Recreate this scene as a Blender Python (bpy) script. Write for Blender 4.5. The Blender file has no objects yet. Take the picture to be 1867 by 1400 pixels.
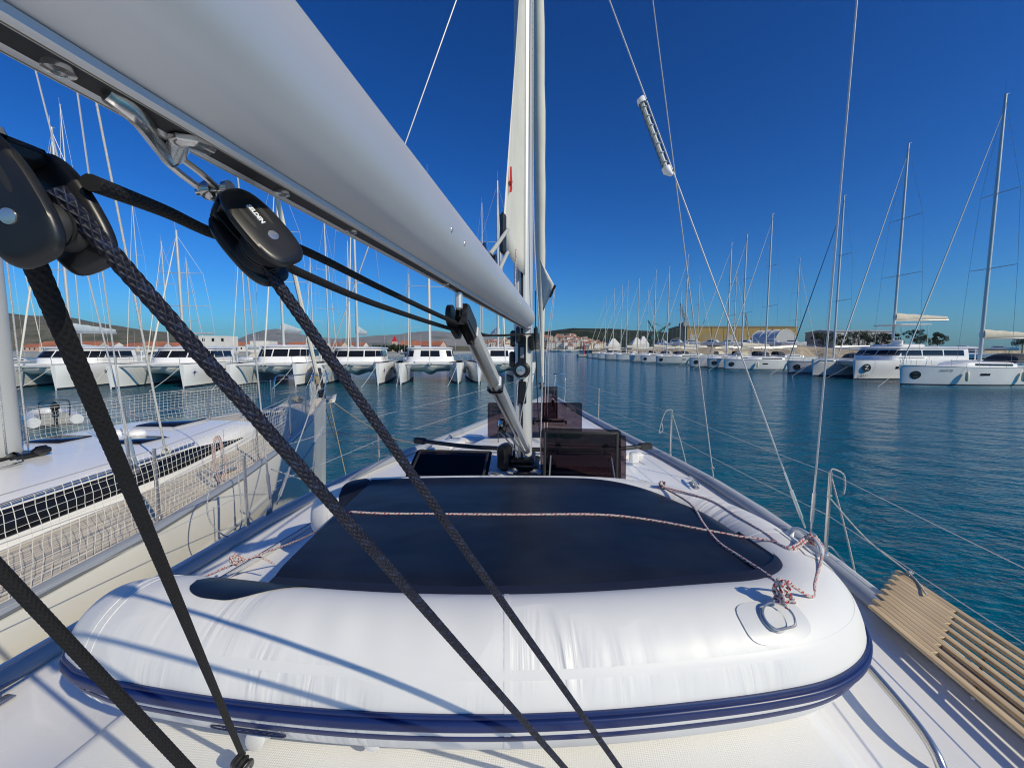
import bpy, bmesh, math, random
from mathutils import Vector, Matrix, noise
random.seed(7)
R = math.radians
scene = bpy.context.scene
COL = scene.collection

# ------------------------------------------------------------------ camera
CAM = Vector((0.33, 0.0, 3.2))
YAW, PITCH, FPX = R(7.0), R(4.94), 740.0
cd = bpy.data.cameras.new('camera'); cam = bpy.data.objects.new('camera', cd); COL.objects.link(cam)
cam.location = CAM; cam.rotation_euler = (R(90) - PITCH, 0, YAW)
cd.sensor_width = 36.0; cd.lens = FPX / 1867.0 * 36.0
cd.clip_start = 0.02; cd.clip_end = 30000
scene.camera = cam

# ------------------------------------------------------------------ sky, sun, exposure
SUN_DIR = Vector((1.245, -0.80, 1.0)).normalized()
SUN_EL = math.asin(SUN_DIR.z)
SUN_AZ = math.atan2(SUN_DIR.x, SUN_DIR.y)          # clockwise from +Y
w = bpy.data.worlds.new('World'); scene.world = w; w.use_nodes = True
nt = w.node_tree; nt.nodes.clear()
sky = nt.nodes.new('ShaderNodeTexSky'); sky.sky_type = 'NISHITA'; sky.sun_disc = False
sky.sun_elevation = SUN_EL; sky.sun_rotation = SUN_AZ
sky.altitude = 0; sky.air_density = 1.0; sky.dust_density = 0.6; sky.ozone_density = 3.0
hs = nt.nodes.new('ShaderNodeHueSaturation'); hs.inputs['Saturation'].default_value = 1.22
gm = nt.nodes.new('ShaderNodeGamma'); gm.inputs['Gamma'].default_value = 1.25
bg = nt.nodes.new('ShaderNodeBackground'); bg.inputs['Strength'].default_value = 0.079
wo = nt.nodes.new('ShaderNodeOutputWorld')
tn = nt.nodes.new('ShaderNodeMix'); tn.data_type = 'RGBA'; tn.blend_type = 'MULTIPLY'; tn.inputs['Factor'].default_value = 1.0
tn.inputs['B'].default_value = (0.20, 0.56, 0.90, 1)            # the clear polarised blue of the day
nt.links.new(sky.outputs[0], gm.inputs[0]); nt.links.new(gm.outputs[0], hs.inputs['Color'])
nt.links.new(hs.outputs[0], tn.inputs['A']); nt.links.new(tn.outputs['Result'], bg.inputs[0]); nt.links.new(bg.outputs[0], wo.inputs[0])
sd = bpy.data.lights.new('sun', 'SUN'); sd.energy = 3.65; sd.angle = R(0.53); sd.color = (1.0, 0.895, 0.665)
sun = bpy.data.objects.new('sun', sd); COL.objects.link(sun)
sun.rotation_euler = SUN_DIR.to_track_quat('Z', 'Y').to_euler()
vs = scene.view_settings
vs.view_transform = 'Standard'; vs.look = 'None'; vs.gamma = 1.0; vs.exposure = 0.0; vs.use_curve_mapping = False
scene.cycles.filter_width = 1.1; scene.cycles.max_bounces = 8; scene.cycles.transparent_max_bounces = 16
scene.cycles.caustics_reflective = False; scene.cycles.caustics_refractive = False

# ------------------------------------------------------------------ pixel rays of the photograph -> points in the place
_F = Vector((-math.sin(YAW) * math.cos(PITCH), math.cos(YAW) * math.cos(PITCH), -math.sin(PITCH)))
_U = Vector((-math.sin(YAW) * math.sin(PITCH), math.cos(YAW) * math.sin(PITCH), math.cos(PITCH)))
_R = Vector((math.cos(YAW), math.sin(YAW), 0))
_FH = Vector((-math.sin(YAW), math.cos(YAW), 0))
def ray(px, py): return _R * ((px - 933.5) / FPX) + _U * ((700 - py) / FPX) + _F
def atz(px, py, z): d = ray(px, py); return CAM + d * ((z - CAM.z) / d.z)
def atx(px, py, x): d = ray(px, py); return CAM + d * ((x - CAM.x) / d.x)
def aty(px, py, y): d = ray(px, py); return CAM + d * ((y - CAM.y) / d.y)
def atd(px, py, D): d = ray(px, py); return CAM + d * (D / d.dot(_FH))     # D metres ahead
def C2W(x, y, z=0): return Vector((CAM.x, CAM.y, 0)) + _R * x + _FH * y + Vector((0, 0, z))

# ------------------------------------------------------------------ materials
MATS = {}
def mat(name, col, rough=0.5, metal=0.0, var=0.06, vs=5.0, bump=0.0, bs=60.0, coat=0.0, spec=0.5, dirt=None, sheen=0.0, sub=0.0):
    m = bpy.data.materials.new(name); m.use_nodes = True; n = m.node_tree.nodes; l = m.node_tree.links
    b = n['Principled BSDF']
    b.inputs['Roughness'].default_value = rough; b.inputs['Metallic'].default_value = metal
    b.inputs['Specular IOR Level'].default_value = spec
    b.inputs['Coat Weight'].default_value = coat; b.inputs['Coat Roughness'].default_value = 0.06
    tc = n.new('ShaderNodeTexCoord')
    nz = n.new('ShaderNodeTexNoise'); nz.inputs['Scale'].default_value = vs; nz.inputs['Detail'].default_value = 5
    l.new(tc.outputs['Object'], nz.inputs['Vector'])
    mx = n.new('ShaderNodeMix'); mx.data_type = 'RGBA'
    c = Vector(col[:3]); lo = c * (1 - var) if dirt is None else Vector(dirt); hi = c * (1 + var)
    mx.inputs['A'].default_value = (*lo, 1); mx.inputs['B'].default_value = (*[min(1, q) for q in hi], 1)
    rp = n.new('ShaderNodeMapRange'); rp.inputs['From Min'].default_value = 0.3; rp.inputs['From Max'].default_value = 0.7
    l.new(nz.outputs['Fac'], rp.inputs['Value']); l.new(rp.outputs[0], mx.inputs['Factor'])
    l.new(mx.outputs['Result'], b.inputs['Base Color'])
    rr = n.new('ShaderNodeMapRange'); rr.inputs['To Min'].default_value = max(0.02, rough * 0.85); rr.inputs['To Max'].default_value = min(1, rough * 1.15)
    l.new(nz.outputs['Fac'], rr.inputs['Value']); l.new(rr.outputs[0], b.inputs['Roughness'])
    if bump > 0:
        n2 = n.new('ShaderNodeTexNoise'); n2.inputs['Scale'].default_value = bs; n2.inputs['Detail'].default_value = 3
        l.new(tc.outputs['Object'], n2.inputs['Vector'])
        bp = n.new('ShaderNodeBump'); bp.inputs['Strength'].default_value = bump; bp.inputs['Distance'].default_value = 0.02
        l.new(n2.outputs['Fac'], bp.inputs['Height']); l.new(bp.outputs[0], b.inputs['Normal'])
    MATS[name] = m
    return m
WHITE = mat('gelcoat_white', (0.85, 0.84, 0.82), 0.28, var=0.03, vs=1.2, coat=0.3)
HULLW = mat('hull_white', (0.80, 0.795, 0.78), 0.22, var=0.05, vs=0.7, coat=0.4)
DECKW = mat('deck_white', (0.82, 0.815, 0.80), 0.42, var=0.03, vs=2.0)
CREAM = mat('deck_cream', (0.66, 0.63, 0.55), 0.55, var=0.06, vs=4, bump=0.15, bs=160)
CREAMH = mat('hull_cream', (0.80, 0.785, 0.735), 0.25, var=0.04, vs=1.0, coat=0.3)
DIRTY = mat('hull_dusty_white', (0.63, 0.63, 0.60), 0.35, var=0.08, vs=1.0)
ALU = mat('anodised_aluminium', (0.66, 0.665, 0.67), 0.44, metal=0.5, var=0.02, vs=3)
ALUW = mat('mast_white', (0.60, 0.60, 0.58), 0.35, metal=0.25, var=0.03, vs=3)
STEEL = mat('stainless_steel', (0.66, 0.64, 0.61), 0.2, metal=0.88, var=0.03, vs=20)
WIRE = mat('stay_wire', (0.58, 0.57, 0.55), 0.4, metal=0.35, var=0.05, vs=50)
BLACK = mat('black_plastic', (0.012, 0.012, 0.014), 0.36, var=0.2, vs=30)
RUBBER = mat('black_rubber', (0.02, 0.02, 0.022), 0.6, var=0.15, vs=20)
GREY = mat('grey_plastic', (0.30, 0.31, 0.32), 0.5, var=0.05)
TOE = mat('toe_rail_grey', (0.36, 0.39, 0.43), 0.4, metal=0.2, var=0.05, vs=3)
DARKG = mat('dark_window', (0.010, 0.011, 0.014), 0.08, var=0.2, vs=2, spec=0.35)
NAVY = mat('navy_canvas', (0.005, 0.008, 0.017), 0.44, var=0.22, vs=2.6, bump=0.04, bs=320)
def dusty_navy():
    m = NAVY; n = m.node_tree.nodes; l = m.node_tree.links; b = n['Principled BSDF']; old = b.inputs['Base Color'].links[0].from_socket
    tc = n.new('ShaderNodeTexCoord')
    def ns(sc, lo, hi, det=2, sx=1, sy=1):
        mp = n.new('ShaderNodeMapping'); mp.inputs['Scale'].default_value = (sx, sy, 1); l.new(tc.outputs['Object'], mp.inputs[0])
        q = n.new('ShaderNodeTexNoise'); q.inputs['Scale'].default_value = sc; q.inputs['Detail'].default_value = det; l.new(mp.outputs[0], q.inputs['Vector'])
        r = n.new('ShaderNodeMapRange'); r.inputs['From Min'].default_value = lo; r.inputs['From Max'].default_value = hi; l.new(q.outputs['Fac'], r.inputs['Value']); return r.outputs[0]
    specks = ns(70, .74, .80); film = ns(2.2, .45, .80, 6); scr = ns(9, .70, .74, 3, .35, 6)
    a1 = n.new('ShaderNodeMath'); a1.operation = 'MULTIPLY_ADD'; l.new(film, a1.inputs[0]); a1.inputs[1].default_value = .16; l.new(specks, a1.inputs[2])
    a2 = n.new('ShaderNodeMath'); a2.operation = 'MULTIPLY_ADD'; l.new(scr, a2.inputs[0]); a2.inputs[1].default_value = .22; l.new(a1.outputs[0], a2.inputs[2]); a2.use_clamp = True
    mx = n.new('ShaderNodeMix'); mx.data_type = 'RGBA'; mx.inputs['B'].default_value = (.075, .08, .09, 1); l.new(old, mx.inputs['A']); l.new(a2.outputs[0], mx.inputs['Factor']); l.new(mx.outputs['Result'], b.inputs['Base Color'])
    q = n.new('ShaderNodeTexNoise'); q.inputs['Scale'].default_value = 3.2; q.inputs['Detail'].default_value = 2; l.new(tc.outputs['Object'], q.inputs['Vector'])
    bp = n.new('ShaderNodeBump'); bp.inputs['Strength'].default_value = .5; bp.inputs['Distance'].default_value = .03; l.new(q.outputs['Fac'], bp.inputs['Height'])
    nb_ = [x for x in n if x.type == 'BUMP' and x != bp][0]; l.new(bp.outputs[0], nb_.inputs['Normal'])
dusty_navy()
NAVYR = mat('navy_rubber', (0.008, 0.022, 0.11), 0.36, var=0.12, vs=9)
NAVYH = mat('navy_stripe', (0.012, 0.02, 0.07), 0.3, var=0.1)
ANTIF = mat('antifouling', (0.015, 0.02, 0.04), 0.6, var=0.3, vs=2)
SAIL = mat('sailcloth', (0.72, 0.69, 0.60), 0.7, var=0.05, vs=2.5, bump=0.25, bs=7)
COVER = mat('sail_cover_beige', (0.58, 0.53, 0.43), 0.8, var=0.10, vs=2, bump=0.5, bs=3)
COVERB = mat('sail_cover_pale_blue', (0.55, 0.62, 0.64), 0.8, var=0.08, vs=2, bump=0.4, bs=3)
CANVAS = mat('dark_canvas', (0.03, 0.035, 0.05), 0.8, var=0.2)
WOODM = None
REDP = mat('red_paint', (0.5, 0.02, 0.02), 0.4)
FENDW = mat('fender_cream', (0.72, 0.68, 0.52), 0.4, var=0.06, vs=6)
FENDB = mat('fender_navy', (0.01, 0.015, 0.07), 0.25, var=0.1, vs=6)
STARB = mat('star_blue', (0.01, 0.015, 0.16), 0.4)
EMBL = mat('emblem_dark', (0.012, 0.02, 0.02), 0.3)
WHITEP = mat('white_print', (0.8, 0.8, 0.8), 0.5)
GREYP = mat('grey_print', (0.16, 0.17, 0.18), 0.5)
PATCH = mat('patch_grey_white', (0.62, 0.63, 0.64), 0.38, var=0.02)
ROPEW = mat('rope_white', (0.66, 0.66, 0.63), 0.8, var=0.12, vs=60, bump=0.8, bs=220)
ROPET = mat('rope_tan', (0.42, 0.34, 0.23), 0.85, var=0.15, vs=40, bump=0.8, bs=200)
NETW = mat('net_white', (0.66, 0.64, 0.58), 0.8, var=0.1, vs=20)
STONE = mat('quay_stone', (0.36, 0.295, 0.205), 0.95, var=0.38, vs=0.35, bump=1.0, bs=1.2)
CONC = mat('concrete', (0.36, 0.35, 0.33), 0.9, var=0.12, vs=0.3)
SHEDY = mat('shed_ochre', (0.29, 0.205, 0.065), 0.7, var=0.12, vs=0.08)
SHEDG = mat('shed_grey', (0.38, 0.39, 0.40), 0.6, var=0.08, vs=0.1)
ROOFT = mat('roof_terracotta', (0.36, 0.13, 0.07), 0.85, var=0.25, vs=0.15)
WALLS = [mat('render_cream', (0.60, 0.52, 0.40), 0.9, var=0.1, vs=0.3), mat('render_white', (0.68, 0.66, 0.62), 0.9, var=0.08, vs=0.3),
         mat('render_pink', (0.55, 0.38, 0.30), 0.9, var=0.1, vs=0.3), mat('stone_wall_grey', (0.45, 0.41, 0.35), 0.9, var=0.15, vs=0.3)]
CRANEG = mat('crane_grey', (0.30, 0.31, 0.30), 0.6)
CRANEN = mat('crane_green', (0.03, 0.14, 0.11), 0.6)
BARK = mat('bark', (0.09, 0.06, 0.04), 0.95, var=0.3, vs=3)
LEAF = mat('leaf_dark', (0.035, 0.055, 0.022), 0.8, var=0.45, vs=0.8)

def glass_tint(name, tint, rough=0.02):
    m = bpy.data.materials.new(name); m.use_nodes = True; n = m.node_tree.nodes; l = m.node_tree.links
    n.clear(); o = n.new('ShaderNodeOutputMaterial'); mix = n.new('ShaderNodeMixShader')
    t = n.new('ShaderNodeBsdfTransparent'); g = n.new('ShaderNodeBsdfGlossy'); g.inputs['Roughness'].default_value = rough
    fr = n.new('ShaderNodeFresnel'); fr.inputs['IOR'].default_value = 1.45
    tc = n.new('ShaderNodeTexCoord'); nz = n.new('ShaderNodeTexNoise'); nz.inputs['Scale'].default_value = 5; nz.inputs['Detail'].default_value = 6
    l.new(tc.outputs['Object'], nz.inputs['Vector'])
    mx = n.new('ShaderNodeMix'); mx.data_type = 'RGBA'
    mx.inputs['A'].default_value = (*[c * 0.94 for c in tint], 1); mx.inputs['B'].default_value = (*[min(1, c * 1.06) for c in tint], 1)
    l.new(nz.outputs['Fac'], mx.inputs['Factor']); l.new(mx.outputs['Result'], t.inputs['Color'])
    l.new(fr.outputs[0], mix.inputs[0]); l.new(t.outputs[0], mix.inputs[1]); l.new(g.outputs[0], mix.inputs[2]); l.new(mix.outputs[0], o.inputs[0])
    MATS[name] = m; return m
SMOKE = glass_tint('smoked_acrylic', (0.42, 0.355, 0.375))     # crossed twice per sheet
CLEAR = glass_tint('clear_plastic', (0.86, 0.88, 0.88), 0.1)

def rope_mat(name, base, fleck, n_around, per_m, fleck_w, rough=0.75, bump=0.8):
    """braided rope: UV.x runs once round the rope, UV.y is metres along it"""
    m = bpy.data.materials.new(name); m.use_nodes = True; n = m.node_tree.nodes; l = m.node_tree.links
    b = n['Principled BSDF']; b.inputs['Roughness'].default_value = rough
    uv = n.new('ShaderNodeUVMap'); sep = n.new('ShaderNodeSeparateXYZ'); l.new(uv.outputs[0], sep.inputs[0])
    def M(op, a, bb=None):
        q = n.new('ShaderNodeMath'); q.operation = op
        for i, v in enumerate((a, bb)):
            if v is None: continue
            if isinstance(v, (int, float)): q.inputs[i].default_value = v
            else: l.new(v, q.inputs[i])
        return q.outputs[0]
    a = M('MULTIPLY', sep.outputs['X'], n_around); v = M('MULTIPLY', sep.outputs['Y'], per_m)
    s1 = M('SINE', M('MULTIPLY', M('ADD', a, v), 2 * math.pi)); s2 = M('SINE', M('MULTIPLY', M('SUBTRACT', a, v), 2 * math.pi))
    h = M('MAXIMUM', s1, s2)
    bp = n.new('ShaderNodeBump'); bp.inputs['Strength'].default_value = bump; bp.inputs['Distance'].default_value = 0.002
    l.new(h, bp.inputs['Height']); l.new(bp.outputs[0], b.inputs['Normal'])
    fl = M('FRACT', M('ADD', M('MULTIPLY', sep.outputs['X'], 1.0), M('MULTIPLY', sep.outputs['Y'], per_m / n_around * 1.0)))
    dash = M('FRACT', M('MULTIPLY', sep.outputs['Y'], per_m * 0.55))
    mk = M('MULTIPLY', M('LESS_THAN', M('FRACT', M('MULTIPLY', fl, 2.0)), fleck_w), M('LESS_THAN', dash, 0.6))
    mx = n.new('ShaderNodeMix'); mx.data_type = 'RGBA'; mx.inputs['A'].default_value = (*base, 1); mx.inputs['B'].default_value = (*fleck, 1)
    l.new(mk, mx.inputs['Factor'])
    dk = n.new('ShaderNodeMix'); dk.data_type = 'RGBA'; dk.blend_type = 'MULTIPLY'; dk.inputs['B'].default_value = (0.55, 0.55, 0.6, 1)
    l.new(M('LESS_THAN', h, 0.25), dk.inputs['Factor']); l.new(mx.outputs['Result'], dk.inputs['A'])
    l.new(dk.outputs['Result'], b.inputs['Base Color'])
    MATS[name] = m; return m
ROPEN = rope_mat('braided_navy_rope', (0.0045, 0.0065, 0.022), (0.011, 0.018, 0.052), 7, 95, 0.35, 0.6, 0.6)
ROPEK = rope_mat('braided_black_rope', (0.002, 0.002, 0.0035), (0.0035, 0.0035, 0.006), 7, 95, 0.3, 0.85, 0.5)
ROPER = rope_mat('red_fleck_rope', (0.68, 0.64, 0.60), (0.55, 0.035, 0.04), 5, 95, 0.42, 0.8, 0.5)
ROPEF = rope_mat('white_fleck_rope', (0.64, 0.65, 0.65), (0.10, 0.16, 0.20), 5, 90, 0.2, 0.8)

# ------------------------------------------------------------------ mesh helpers
class MB:
    def __init__(s): s.v = []; s.f = []; s.mi = []; s.cur = 0
    def add(s, vs, fs):
        o = len(s.v); s.v += [tuple(x) for x in vs]
        s.f += [tuple(i + o for i in q) for q in fs]; s.mi += [s.cur] * len(fs); return s
    def box(s, c, d, rz=0.0, M=None, bev=0.0):
        hx, hy, hz = d[0] / 2, d[1] / 2, d[2] / 2
        if bev:
            b = min(bev, hx * .8, hy * .8, hz * .8); vs = []; fs = []
            prof = [(-hz, b), (-hz + b, 0), (hz - b, 0), (hz, b)]
            for z, q in prof:
                x, y = hx - q, hy - q; e = b
                vs += [(x, y - e, z), (x - e, y, z), (-x + e, y, z), (-x, y - e, z), (-x, -y + e, z), (-x + e, -y, z), (x - e, -y, z), (x, -y + e, z)]
            for k in range(3):
                for i in range(8):
                    j = (i + 1) % 8; fs.append((k * 8 + i, k * 8 + j, k * 8 + 8 + j, k * 8 + 8 + i))
            fs += [tuple(range(7, -1, -1)), tuple(range(24, 32))]
        else:
            vs = [(x, y, z) for z in (-hz, hz) for x, y in ((-hx, -hy), (hx, -hy), (hx, hy), (-hx, hy))]
            fs = [(3, 2, 1, 0), (4, 5, 6, 7), (0, 1, 5, 4), (1, 2, 6, 5), (2, 3, 7, 6), (3, 0, 4, 7)]
        T = Matrix.Translation(Vector(c)) @ (M.to_4x4() if M is not None else Matrix.Rotation(rz, 4, 'Z'))
        return s.add([T @ Vector(p) for p in vs], fs)
    def tube(s, pts, r, n=8, caps=True, flat=1.0):
        pts = [Vector(p) for p in pts]; rs = r if isinstance(r, (list, tuple)) else [r] * len(pts)
        fr = frames(pts); vs = []; fs = []
        for (p, a, b), q in zip(fr, rs):
            for k in range(n):
                t = 2 * math.pi * k / n; vs.append(p + a * (math.cos(t) * q) + b * (math.sin(t) * q * flat))
        for i in range(len(pts) - 1):
            for k in range(n):
                j = (k + 1) % n; fs.append((i * n + k, i * n + j, i * n + n + j, i * n + n + k))
        if caps: fs += [tuple(range(n - 1, -1, -1)), tuple(range(len(vs) - n, len(vs)))]
        return s.add(vs, fs)
    def loft(s, rings, closed=True, cap=True):
        n = len(rings[0]); vs = [p for r in rings for p in r]; fs = []
        for i in range(len(rings) - 1):
            for k in range(n if closed else n - 1):
                j = (k + 1) % n; fs.append((i * n + k, i * n + j, i * n + n + j, i * n + n + k))
        if cap and closed: fs += [tuple(range(n - 1, -1, -1)), tuple(range(len(vs) - n, len(vs)))]
        return s.add(vs, fs)
    def lathe(s, prof, c=(0, 0, 0), n=16, M=None):
        T = Matrix.Translation(Vector(c)) @ (M.to_4x4() if M is not None else Matrix.Identity(4))
        rings = [[T @ Vector((r * math.cos(2 * math.pi * k / n), r * math.sin(2 * math.pi * k / n), z)) for k in range(n)] for r, z in prof]
        return s.loft(rings)
    def prism(s, poly, h, T):
        """poly in local xy, extruded by h along local z, placed with the 4x4 T"""
        n = len(poly); vs = [T @ Vector((x, y, 0)) for x, y in poly] + [T @ Vector((x, y, h)) for x, y in poly]
        fs = [tuple(range(n - 1, -1, -1)), tuple(range(n, 2 * n))] + [(i, (i + 1) % n, n + (i + 1) % n, n + i) for i in range(n)]
        return s.add(vs, fs)
    def build(s, name, m, parent=None, smooth=True, angle=40):
        me = bpy.data.meshes.new(name); me.from_pydata(s.v, [], s.f)
        for q in (m if isinstance(m, (list, tuple)) else [m]): me.materials.append(q)
        if isinstance(m, (list, tuple)): me.polygons.foreach_set('material_index', s.mi)
        if smooth:
            me.polygons.foreach_set('use_smooth', [True] * len(me.polygons))
            me.set_sharp_from_angle(angle=R(angle))
        me.update()
        o = bpy.data.objects.new(name, me); COL.objects.link(o); o.parent = parent; return o
def frames(pts):
    out = []; n = len(pts); a = None
    for i, p in enumerate(pts):
        t = (pts[min(i + 1, n - 1)] - pts[max(i - 1, 0)])
        t = t.normalized() if t.length > 1e-9 else Vector((0, 0, 1))
        if a is None: a = t.cross(Vector((0, 0, 1)) if abs(t.z) < 0.9 else Vector((1, 0, 0)))
        a = a - t * a.dot(t)
        if a.length < 1e-6: a = t.orthogonal()
        a.normalize(); out.append((p, a.copy(), t.cross(a)))
    return out
def spline(pts, k=8):
    pts = [Vector(p) for p in pts]; out = []; n = len(pts)
    for i in range(n - 1):
        p0, p1, p2, p3 = pts[max(i - 1, 0)], pts[i], pts[i + 1], pts[min(i + 2, n - 1)]
        for j in range(k):
            t = j / k
            out.append(0.5 * ((2 * p1) + (p2 - p0) * t + (2 * p0 - 5 * p1 + 4 * p2 - p3) * t * t + (3 * p1 - p0 - 3 * p2 + p3) * t ** 3))
    out.append(pts[-1]); return out
def lerp(a, b, t): return a + (b - a) * t
def interp(tab, x):
    if x <= tab[0][0]: return tab[0][1]
    for (x0, y0), (x1, y1) in zip(tab, tab[1:]):
        if x <= x1: return y0 + (y1 - y0) * (x - x0) / (x1 - x0)
    return tab[-1][1]
def smooth(t): t = max(0, min(1, t)); return t * t * (3 - 2 * t)
def uvmesh(name, rings, m, parent=None, vlen=None, closed=True):
    """rings of points -> tube with UV (around, metres along)"""
    n = len(rings[0]); me = bpy.data.meshes.new(name); vs = [tuple(p) for r in rings for p in r]; fs = []; uvs = []
    for i in range(len(rings) - 1):
        for k in range(n if closed else n - 1):
            j = (k + 1) % n; fs.append((i * n + k, i * n + j, i * n + n + j, i * n + n + k))
            u0, u1 = k / n, (k + 1) / n; uvs += [(u0, vlen[i]), (u1, vlen[i]), (u1, vlen[i + 1]), (u0, vlen[i + 1])]
    nq = len(fs)
    if closed:
        fs += [tuple(range(n - 1, -1, -1)), tuple(range(len(vs) - n, len(vs)))]
    me.from_pydata(vs, [], fs); ul = me.uv_layers.new(name='UVMap')
    flat = [c for q in uvs for c in q] + [0.0] * (2 * (len(me.loops) - len(uvs)))
    ul.data.foreach_set('uv', flat); me.materials.append(m)
    me.polygons.foreach_set('use_smooth', [i < nq for i in range(len(fs))]); me.update()
    o = bpy.data.objects.new(name, me); COL.objects.link(o); o.parent = parent; return o
def rope(name, pts, r, m, parent=None, step=0.02, n=12, braid=0.0, n_around=6, per_m=130):
    """rope along pts; braid > 0 raises real strands (herringbone) on the surface"""
    pts = [Vector(p) for p in pts]; L = [0.0]; dense = []
    for a, b in zip(pts, pts[1:]):
        k = max(1, int(math.ceil((b - a).length / step)))
        dense += [a.lerp(b, j / k) for j in range(k)]
    dense.append(pts[-1])
    for a, b in zip(dense, dense[1:]): L.append(L[-1] + (b - a).length)
    rings = []
    for (p, a, b), v in zip(frames(dense), L):
        ring = []
        for k in range(n):
            t = 2 * math.pi * k / n; q = r
            if braid:
                ph = n_around * k / n
                q = r * (1 - braid + braid * max(math.sin(2 * math.pi * (ph + v * per_m)), math.sin(2 * math.pi * (ph - v * per_m))))
            ring.append(p + a * math.cos(t) * q + b * math.sin(t) * q)
        rings.append(ring)
    return uvmesh(name, rings, m, parent, L)
def tag(o, label=None, cat=None, group=None, kind=None):
    if label: o['label'] = label
    if cat: o['category'] = cat
    if group: o['group'] = group
    if kind: o['kind'] = kind
    return o
def thing(name, label, cat, loc=(0, 0, 0), rz=0.0, group=None):
    o = bpy.data.objects.new(name, None); COL.objects.link(o); o.location = loc; o.rotation_euler = (0, 0, rz)
    o.empty_display_size = 0.2
    return tag(o, label, cat, group)
KIDS = {}
def copy_tree(o, parent=None):
    c = o.copy(); COL.objects.link(c); c.parent = parent
    for ch in [x for x in o.children]: copy_tree(ch, c)
    return c
def text_mesh(name, body, size, m, parent, T, bold=0.0):
    cu = bpy.data.curves.new(name, 'FONT'); cu.body = body; cu.size = size; cu.extrude = 0.0015; cu.offset = bold
    cu.align_x = 'CENTER'; cu.align_y = 'CENTER'
    t = bpy.data.objects.new(name, cu); COL.objects.link(t)
    dg = bpy.context.evaluated_depsgraph_get(); me = bpy.data.meshes.new_from_object(t.evaluated_get(dg))
    bpy.data.objects.remove(t); me.materials.clear(); me.materials.append(m)
    o = bpy.data.objects.new(name, me); COL.objects.link(o); o.parent = parent; o.matrix_local = T; return o
def basis(x, y, z, o): return Matrix(((x[0], y[0], z[0], o[0]), (x[1], y[1], z[1], o[1]), (x[2], y[2], z[2], o[2]), (0, 0, 0, 1)))
# ================================================================== SETTING: water, far land, air
def water_mat():
    m = bpy.data.materials.new('sea_water'); m.use_nodes = True; n = m.node_tree.nodes; l = m.node_tree.links
    b = n['Principled BSDF']; b.inputs['Roughness'].default_value = 0.05; b.inputs['IOR'].default_value = 1.333; b.inputs['Specular IOR Level'].default_value = 0.32
    tc = n.new('ShaderNodeTexCoord')
    def nz(scale, sx=1, sy=1, rot=0.0, det=3):
        mp = n.new('ShaderNodeMapping'); mp.inputs['Scale'].default_value = (sx, sy, 1); mp.inputs['Rotation'].default_value = (0, 0, rot)
        q = n.new('ShaderNodeTexNoise'); q.inputs['Scale'].default_value = scale; q.inputs['Detail'].default_value = det
        l.new(tc.outputs['Object'], mp.inputs[0]); l.new(mp.outputs[0], q.inputs['Vector']); return q.outputs['Fac']
    cl = nz(0.05, det=2)
    mx = n.new('ShaderNodeMix'); mx.data_type = 'RGBA'
    mx.inputs['A'].default_value = (0.0, 0.076, 0.118, 1); mx.inputs['B'].default_value = (0.0, 0.108, 0.166, 1)
    l.new(cl, mx.inputs['Factor']); l.new(mx.outputs['Result'], b.inputs['Base Color'])
    b1 = n.new('ShaderNodeBump'); b1.inputs['Strength'].default_value = 0.8; b1.inputs['Distance'].default_value = 0.28
    l.new(nz(0.75, 1.0, 1.6, R(28), 4), b1.inputs['Height'])
    b2 = n.new('ShaderNodeBump'); b2.inputs['Strength'].default_value = 0.9; b2.inputs['Distance'].default_value = 0.050
    l.new(nz(5.5, 0.8, 1.9, R(20), 4), b2.inputs['Height']); l.new(b1.outputs[0], b2.inputs['Normal'])
    l.new(b2.outputs[0], b.inputs['Normal']); return m
WATER = water_mat()
mb = MB(); S = 9000
mb.add([(-S, -S, 0), (S, -S, 0), (S, S, 0), (-S, S, 0)], [(0, 1, 2, 3)])
tag(mb.build('sea_water', WATER, smooth=False), kind='structure')

def terrain_mat(name, c1, c2, c3, sc):
    m = bpy.data.materials.new(name); m.use_nodes = True; n = m.node_tree.nodes; l = m.node_tree.links
    b = n['Principled BSDF']; b.inputs['Roughness'].default_value = 0.95; b.inputs['Specular IOR Level'].default_value = 0.1
    tc = n.new('ShaderNodeTexCoord'); q = n.new('ShaderNodeTexNoise'); q.inputs['Scale'].default_value = sc; q.inputs['Detail'].default_value = 9; q.inputs['Roughness'].default_value = 0.7
    l.new(tc.outputs['Object'], q.inputs['Vector']); cr = n.new('ShaderNodeValToRGB')
    e = cr.color_ramp.elements; e[0].position = 0.36; e[0].color = (*c1, 1); e[1].position = 0.66; e[1].color = (*c3, 1)
    k = cr.color_ramp.elements.new(0.5); k.color = (*c2, 1)
    l.new(q.outputs['Fac'], cr.inputs[0]); l.new(cr.outputs[0], b.inputs['Base Color'])
    bp = n.new('ShaderNodeBump'); bp.inputs['Strength'].default_value = 1.0; bp.inputs['Distance'].default_value = 0.5 / sc * 0.3
    l.new(q.outputs['Fac'], bp.inputs['Height']); l.new(bp.outputs[0], b.inputs['Normal']); return m
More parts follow.
